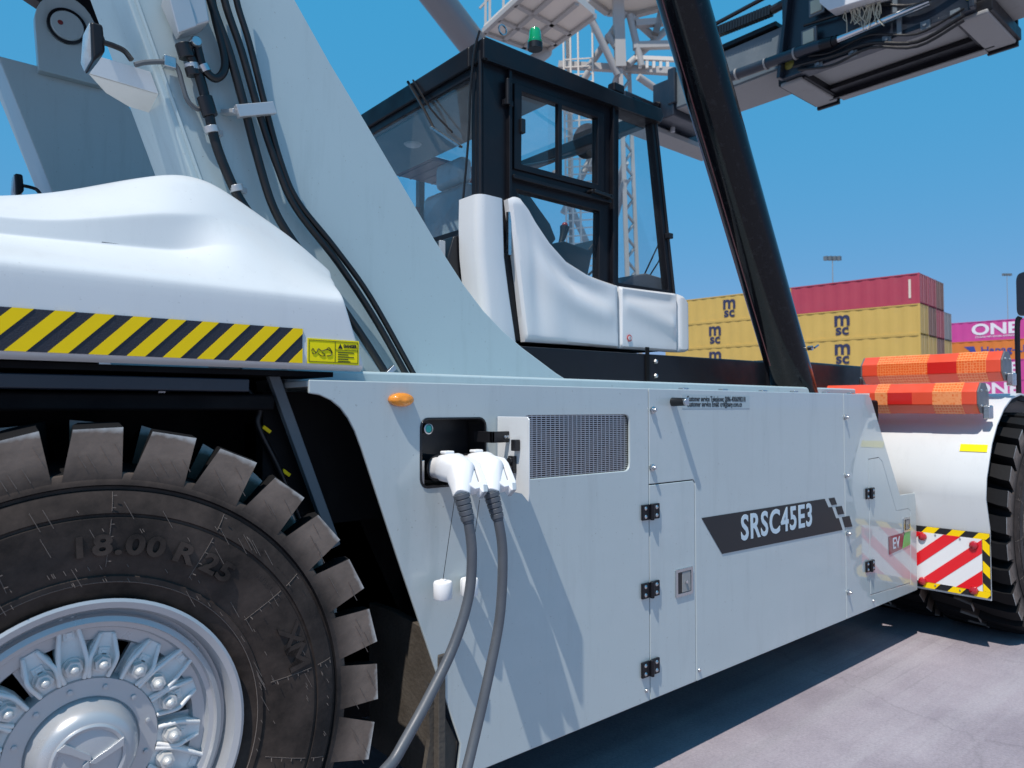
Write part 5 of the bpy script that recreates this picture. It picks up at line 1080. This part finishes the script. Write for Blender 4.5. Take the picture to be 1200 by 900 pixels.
def logo(kind):
    if kind in LG: return LG[kind]
    B = (V((1, 0, 0)), V((0, 0, 1)), V((0, -1, 0)))
    if kind == 'msc':
        bm = text_bm('m', 1.9, .004, .05, 1.0, basis=B, org=(CL*.48, .012, CH*.69)); text_bm('sc', 1.35, .004, .04, 1.05, basis=B, org=(CL*.48, .012, CH*.31), bm=bm); m = mat('navy_logo', (.03, .035, .09), .5)
    elif kind == 'one':
        bm = text_bm('ONE', 2.0, .004, .06, 1.25, basis=B, org=(CL*.47, .012, CH*.55)); text_bm('OCEAN NETWORK EXPRESS', .30, .004, .004, 1.15, basis=B, org=(CL*.47, .012, CH*.19), bm=bm); m = mat('white_logo', (.78, .74, .78), .5)
    elif kind == 'hapag':
        bm = text_bm('Hapag-Lloyd', 1.25, .004, .02, 1.1, basis=B, org=(CL*.62, .012, CH*.5)); prism(bm, [V((2.2, .010, .6)), V((3.0, .010, 1.2)), V((2.2, .010, 1.9)), V((3.4, .010, 1.9)), V((3.7, .010, .6))], (0, .004, 0)); m = mat('blue_logo', (.04, .06, .28), .5)
    else:
        bm = BM(); box(bm, (CL*.93, .006, .5), (CL*.945, .014, 2.1)); m = mat('pale_mark', (.7, .6, .5), .5)
    me = bpy.data.meshes.new('logo'); bm.to_mesh(me); bm.free(); me.materials.append(m); LG[kind] = me; return me
def container(o, ang, lvl, col, lg, label, group):
    root = thing('shipping_container', label, 'shipping container', (o.x, o.y, lvl*CH), group); root.rotation_euler = (0, 0, ang)
    for nm, me in (('container_body', CT[col][0]), ('door_gear', CT[col][1])):
        c = bpy.data.objects.new(nm, me); C.objects.link(c); c.parent = root
        if nm == 'door_gear': c.location = (CL+.02, 0, 0); c.scale = (-1, 1, 1)
    if lg: c = bpy.data.objects.new('container_lettering', logo(lg)); C.objects.link(c); c.parent = root
# right block: long side faces the camera; near-right lower corner at pixel (1080, -)
LA = R(45.6)
ldir = (fh*math.cos(LA)-rt*math.sin(LA)); sdir = (fh*math.sin(LA)+rt*math.cos(LA))  # length (away, to the left) / depth
def block(u, D, rows, names, depth, grp, side):
    base = EYEP+fh*D+rt*((u-600)/F*D); base.z = 0
    o = base+ldir*CL; ang = math.atan2(-ldir.y, -ldir.x)   # local x runs from far-left end to the near-right corner
    return base, o, ang
D1 = 60.2
base, o1, ang = block(1080, D1, 0, 0, 0, '', '')
colsR = [[('crimson', 'mark'), ('yellow', 'msc'), ('yellow', 'msc'), ('yellow', 'msc'), ('yellow', 'msc')], [('crimson', None), ('brown', None), ('yellow', None), ('grey', None), ('crimson', None)], [('brown', None), ('crimson', None), ('brown', None), ('yellow', None), ('brown', None)], [None, ('grey', None), ('yellow', None), ('brown', None), ('grey', None)]]
ordn = ['topmost', 'second from the top', 'third from the top', 'fourth from the top', 'on the ground']
rown = ['in front', 'one row back', 'two rows back', 'rearmost']
for r, col in enumerate(colsR):
    for k, cc in enumerate(col):
        if not cc: continue
        container(o1+sdir*(CW+.06)*r, ang, 4-k, cc[0], cc[1], f'{cc[0]} container {ordn[k]} {rown[r]}, nearer stack by the lift cylinder', 'containers stacked beyond the machine')
o2 = o1+ldir*(CL+.35)
for r, col in enumerate([[('yellow', 'msc')]*5, [('yellow', None), ('crimson', None), ('grey', None), ('yellow', None), ('brown', None)]]):
    for k, cc in enumerate(col):
        container(o2+sdir*(CW+.06)*r+ldir*(0 if k else -1.6), ang, 4-k, cc[0], cc[1], f'{cc[0]} container {ordn[k]} {rown[r]}, farther stack by the cab skirt', 'containers stacked beyond the machine')
b3, o3, a3 = block(1240, 89, 0, 0, 0, '', '')
for k, (c_, l_) in enumerate([('magenta', 'one'), ('orange', 'hapag'), ('magenta', 'one'), ('magenta', 'one'), ('orange', None)]):
    container(o3, a3, 4-k, c_, l_, f'{c_} container {ordn[k]} in the farthest stack behind the orange bars', 'containers stacked beyond the machine')
b4, o4, a4 = block(560, 40, 0, 0, 0, '', '')
for k in range(5):
    container(o4, a4, 4-k, 'maroon', None, f'maroon container {ordn[k]} of the stack seen through the cab rear window', 'maroon containers behind the cab')
# ------------------------------------------------------------------ lattice crane
CR = thing('harbour_crane', 'pale steel lattice quay crane towering behind the black cab', 'crane', PD(735, 500, 55)*1.0)
CR.location.z = 0; W[CR.name] = V(CR.location)
cm = mat('pale_crane_steel', (.40, .385, .365), .55, var=.08, vscale=1, dirt=.3, dcol=(.3, .27, .24), dscale=2)
cm2 = mat('cream_crane_panel', (.72, .66, .58), .6, var=.06, vscale=1)
def cb(name, segs, w, m=cm, round_=False):
    bm = BM()
    for (u0, v0, d0), (u1, v1, d1) in segs:
        if round_: cyl(bm, PD(u0, v0, d0), PD(u1, v1, d1), w/2, n=12)
        else: bar(bm, PD(u0, v0, d0), PD(u1, v1, d1), w, w)
    return obj(name, bm, m, CR, smooth=round_)
gz = 477+EYE/55*F
cb('main_leg', [((722, -60, 55), (727, 80, 55))], .8); cb('main_leg', [((727, 80, 55), (741, gz, 55))], .32); cb('main_leg', [((737, 80, 56), (754, gz, 56))], .28)
cb('leg_lacing', [((727+v_*.028, 80+v_, 55), (737+v_*.034+.6, 80+v_+14, 56)) for v_ in range(0, 300, 28)]+[((737+v_*.034+.5, 94+v_, 56), (727+v_*.028+.8, 108+v_, 55)) for v_ in range(0, 300, 28)], .16)
cb('main_leg', [((662, -40, 60), (667, 95, 60)), ((667, 95, 60), (672, 500, 60))], .35); cb('main_leg', [((795, -60, 55), (768, 40, 55))], .5)
cb('main_leg', [((662, -40, 60), (667, 95, 60)), ((667, 95, 60), (672, 500, 60))], .35); cb('main_leg', [((795, -60, 55), (768, 40, 55))], .5)
for s in (((682, 0, 54), (724, 88, 55)), ((733, 14, 55), (688, 82, 57)), ((736, 76, 55), (792, 25, 57)), ((738, 18, 55), (752, 78, 55)), ((740, 20, 55), (768, 45, 56)), ((748, 90, 55), (780, 112, 56)), ((712, 40, 55), (722, 55, 55)), ((690, 84, 56), (660, 130, 57)), ((727, 80, 55), (690, 190, 58)), ((690, 190, 58), (660, 250, 58)), ((728, 130, 55), (690, 200, 58)), ((733, 210, 55), (700, 330, 58)), ((650, 200, 60), (690, 290, 60)), ((733, 190, 55), (715, 240, 58))):
    cb('diagonal_brace', [s], .55, round_=True)
cb('horizontal_beam', [((655, 76, 57), (790, 84, 55))], .5); cb('horizontal_beam', [((742, 54, 55), (800, 52, 55))], .5); cb('horizontal_beam', [((745, 28, 55), (800, 24, 55))], .5); cb('horizontal_beam', [((600, 330, 58), (760, 330, 56))], .4)
for x in (750, 758, 766, 774, 782): cb('railing', [((x, 70, 55), (x, 80, 55))], .22, cm2)
cb('railing', [((745, 68, 55), (795, 70, 55))], .3, cm2)
for x in (660, 668, 677, 694): cb('ladder_rail', [((x, 30, 56), (x+5, 340, 56))], .16, cm2, True)
bm = BM()
for i in range(30): v = 70+i*9; bar(bm, PD(661+v*.012, v, 56), PD(694+v*.012, v-2, 56), .10, .08)
obj('ladder_rung', bm, cm2, CR)
# platforms (underside seen)
def slab(pts, D, th, m, nm):
    bm = BM(); z = PD(pts[0][0], pts[0][1], D).z; prism(bm, [PZ(u, v, z) for u, v in pts], (0, 0, th)); return obj(nm, bm, m, CR)
pl = slab([(567, 37), (636, 62), (697, 18), (640, -30)], 52, .5, cm2, 'platform')
z_ = PD(567, 37, 52).z-.02
bm = BM()
for a, b in (((567, 37), (640, -30)), ((636, 62), (697, 18)), ((590, 46), (658, -14)), ((613, 55), (676, 3)), ((567, 37), (636, 62)), ((604, 4), (668, 39)), ((585, 22), (652, 51))): bar(bm, PZ(*a, z_), PZ(*b, z_), .35, .35)
obj('platform_beam', bm, cm, CR)
bm = BM()
for u in (569, 574, 590): bar(bm, PD(u, 35-(u-567)*.9, 52), PD(u, -30, 52), .18, .18)
bar(bm, PD(562, 10, 52), PD(590, -20, 52), .14, .14); bar(bm, PD(562, -2, 52), PD(590, -32, 52), .14, .14); obj('platform_rail', bm, cm, CR)
slab([(690, -2), (712, 14), (745, 16), (775, 8), (780, -20), (690, -20)], 55, .6, cm2, 'upper_platform')
bm = BM(); z_ = PD(690, -2, 55).z-.05
for a, b in (((690, -2), (712, 14)), ((712, 14), (745, 16)), ((745, 16), (775, 8))): bar(bm, PZ(*a, z_), PZ(*b, z_), .5, .5)
obj('platform_rim', bm, cm, CR)
# big tubular stay left of the cab roof
bm = BM(); cyl(bm, PD(456, -75, 44), PD(591, 100, 50), 1.0, n=28); obj('tubular_stay', bm, mat('grey_stay', (.20, .21, .22), .35, metal=.5), CR, smooth=True)
# counter leg hidden behind the cab carries the stay
bm = BM(); cyl(bm, PD(591, 100, 50), PD(640, 60, 55), .5, n=14); obj('stay_link', bm, cm, CR, smooth=True)
# ------------------------------------------------------------------ light masts
def mast(u, v, D, lab, s=1):
    top = PD(u, v, D); root = thing('floodlight_mast', lab, 'light mast', (top.x, top.y, 0))
    bm = BM(); cyl(bm, (top.x, top.y, 0), top, .15*s, .06*s, 10); obj('mast_pole', bm, 'under', root, smooth=True)
    bm = BM(); bar(bm, top-rt*1.1*s, top+rt*1.1*s, .25*s, .2*s); 
    for k in (-1, -.35, .35, 1): p = top+rt*k*s; box(bm, p-V((.28, .28, .28))*s, p+V((.28, .28, .35))*s)
    obj('lamp_head', bm, 'beam', root)
mast(975.5, 303, 110, 'slender floodlight mast rising behind the crimson container'); mast(1180, 322, 110, 'slender floodlight mast beside the round-cornered mirror', .55)
# ------------------------------------------------------------------ keep to thing > part > sub-part
def depth(o):
    n = 0
    while o.parent: o = o.parent; n += 1
    return n
for o in sorted([x for x in C.objects if depth(x) > 2], key=depth):
    while depth(o) > 2: p = o.parent; o.parent = p.parent; o.location = o.location+p.location
# ------------------------------------------------------------------ light
scn = bpy.context.scene
dirn = V((.5, .2, -1)).normalized(); to_sun = -dirn
sun = bpy.data.lights.new('sun', 'SUN'); sun.energy = 4.2; sun.angle = R(.5); sun.color = (1, .93, .86)
so = bpy.data.objects.new('sun', sun); C.objects.link(so); so.rotation_euler = dirn.to_track_quat('-Z', 'Y').to_euler()
wd_ = bpy.data.worlds.new('World'); scn.world = wd_; wd_.use_nodes = True; N = wd_.node_tree.nodes; L = wd_.node_tree.links
sky = N.new('ShaderNodeTexSky'); sky.sky_type = 'NISHITA'; sky.sun_disc = False; sky.sun_elevation = math.asin(to_sun.z); sky.sun_rotation = math.atan2(to_sun.x, to_sun.y)
sky.air_density = 1.0; sky.dust_density = .3; sky.ozone_density = 2.0; sky.altitude = 0
m1 = N.new('ShaderNodeMix'); m1.data_type = 'RGBA'; m1.blend_type = 'MULTIPLY'; m1.inputs[0].default_value = 1; m1.inputs[7].default_value = (.40, .12, .12, 1)
m2 = N.new('ShaderNodeMix'); m2.data_type = 'RGBA'; m2.blend_type = 'ADD'; m2.inputs[0].default_value = 1; m2.inputs[7].default_value = (.02, 2.5, 4.7, 1); m2.clamp_result = False
L.new(sky.outputs[0], m1.inputs[6]); L.new(m1.outputs[2], m2.inputs[6]); L.new(m2.outputs[2], N['Background'].inputs[0]); N['Background'].inputs[1].default_value = .12
# ------------------------------------------------------------------ camera
cam = bpy.data.cameras.new('camera'); co = bpy.data.objects.new('camera', cam); C.objects.link(co); scn.camera = co
cam.sensor_width = 36; cam.lens = F/1200*36; cam.clip_start = .05; cam.clip_end = 4000
rot = Matrix((rt, up, -fw)).transposed(); co.matrix_world = Matrix.Translation(EYEP)@rot.to_4x4()
cam.dof.use_dof = True; cam.dof.focus_distance = 2.7; cam.dof.aperture_fstop = 4.8
vs_ = scn.view_settings; scn.display_settings.display_device = 'sRGB'; vs_.view_transform = 'Standard'; vs_.look = 'None'; vs_.gamma = 1; vs_.exposure = .06; vs_.use_curve_mapping = False
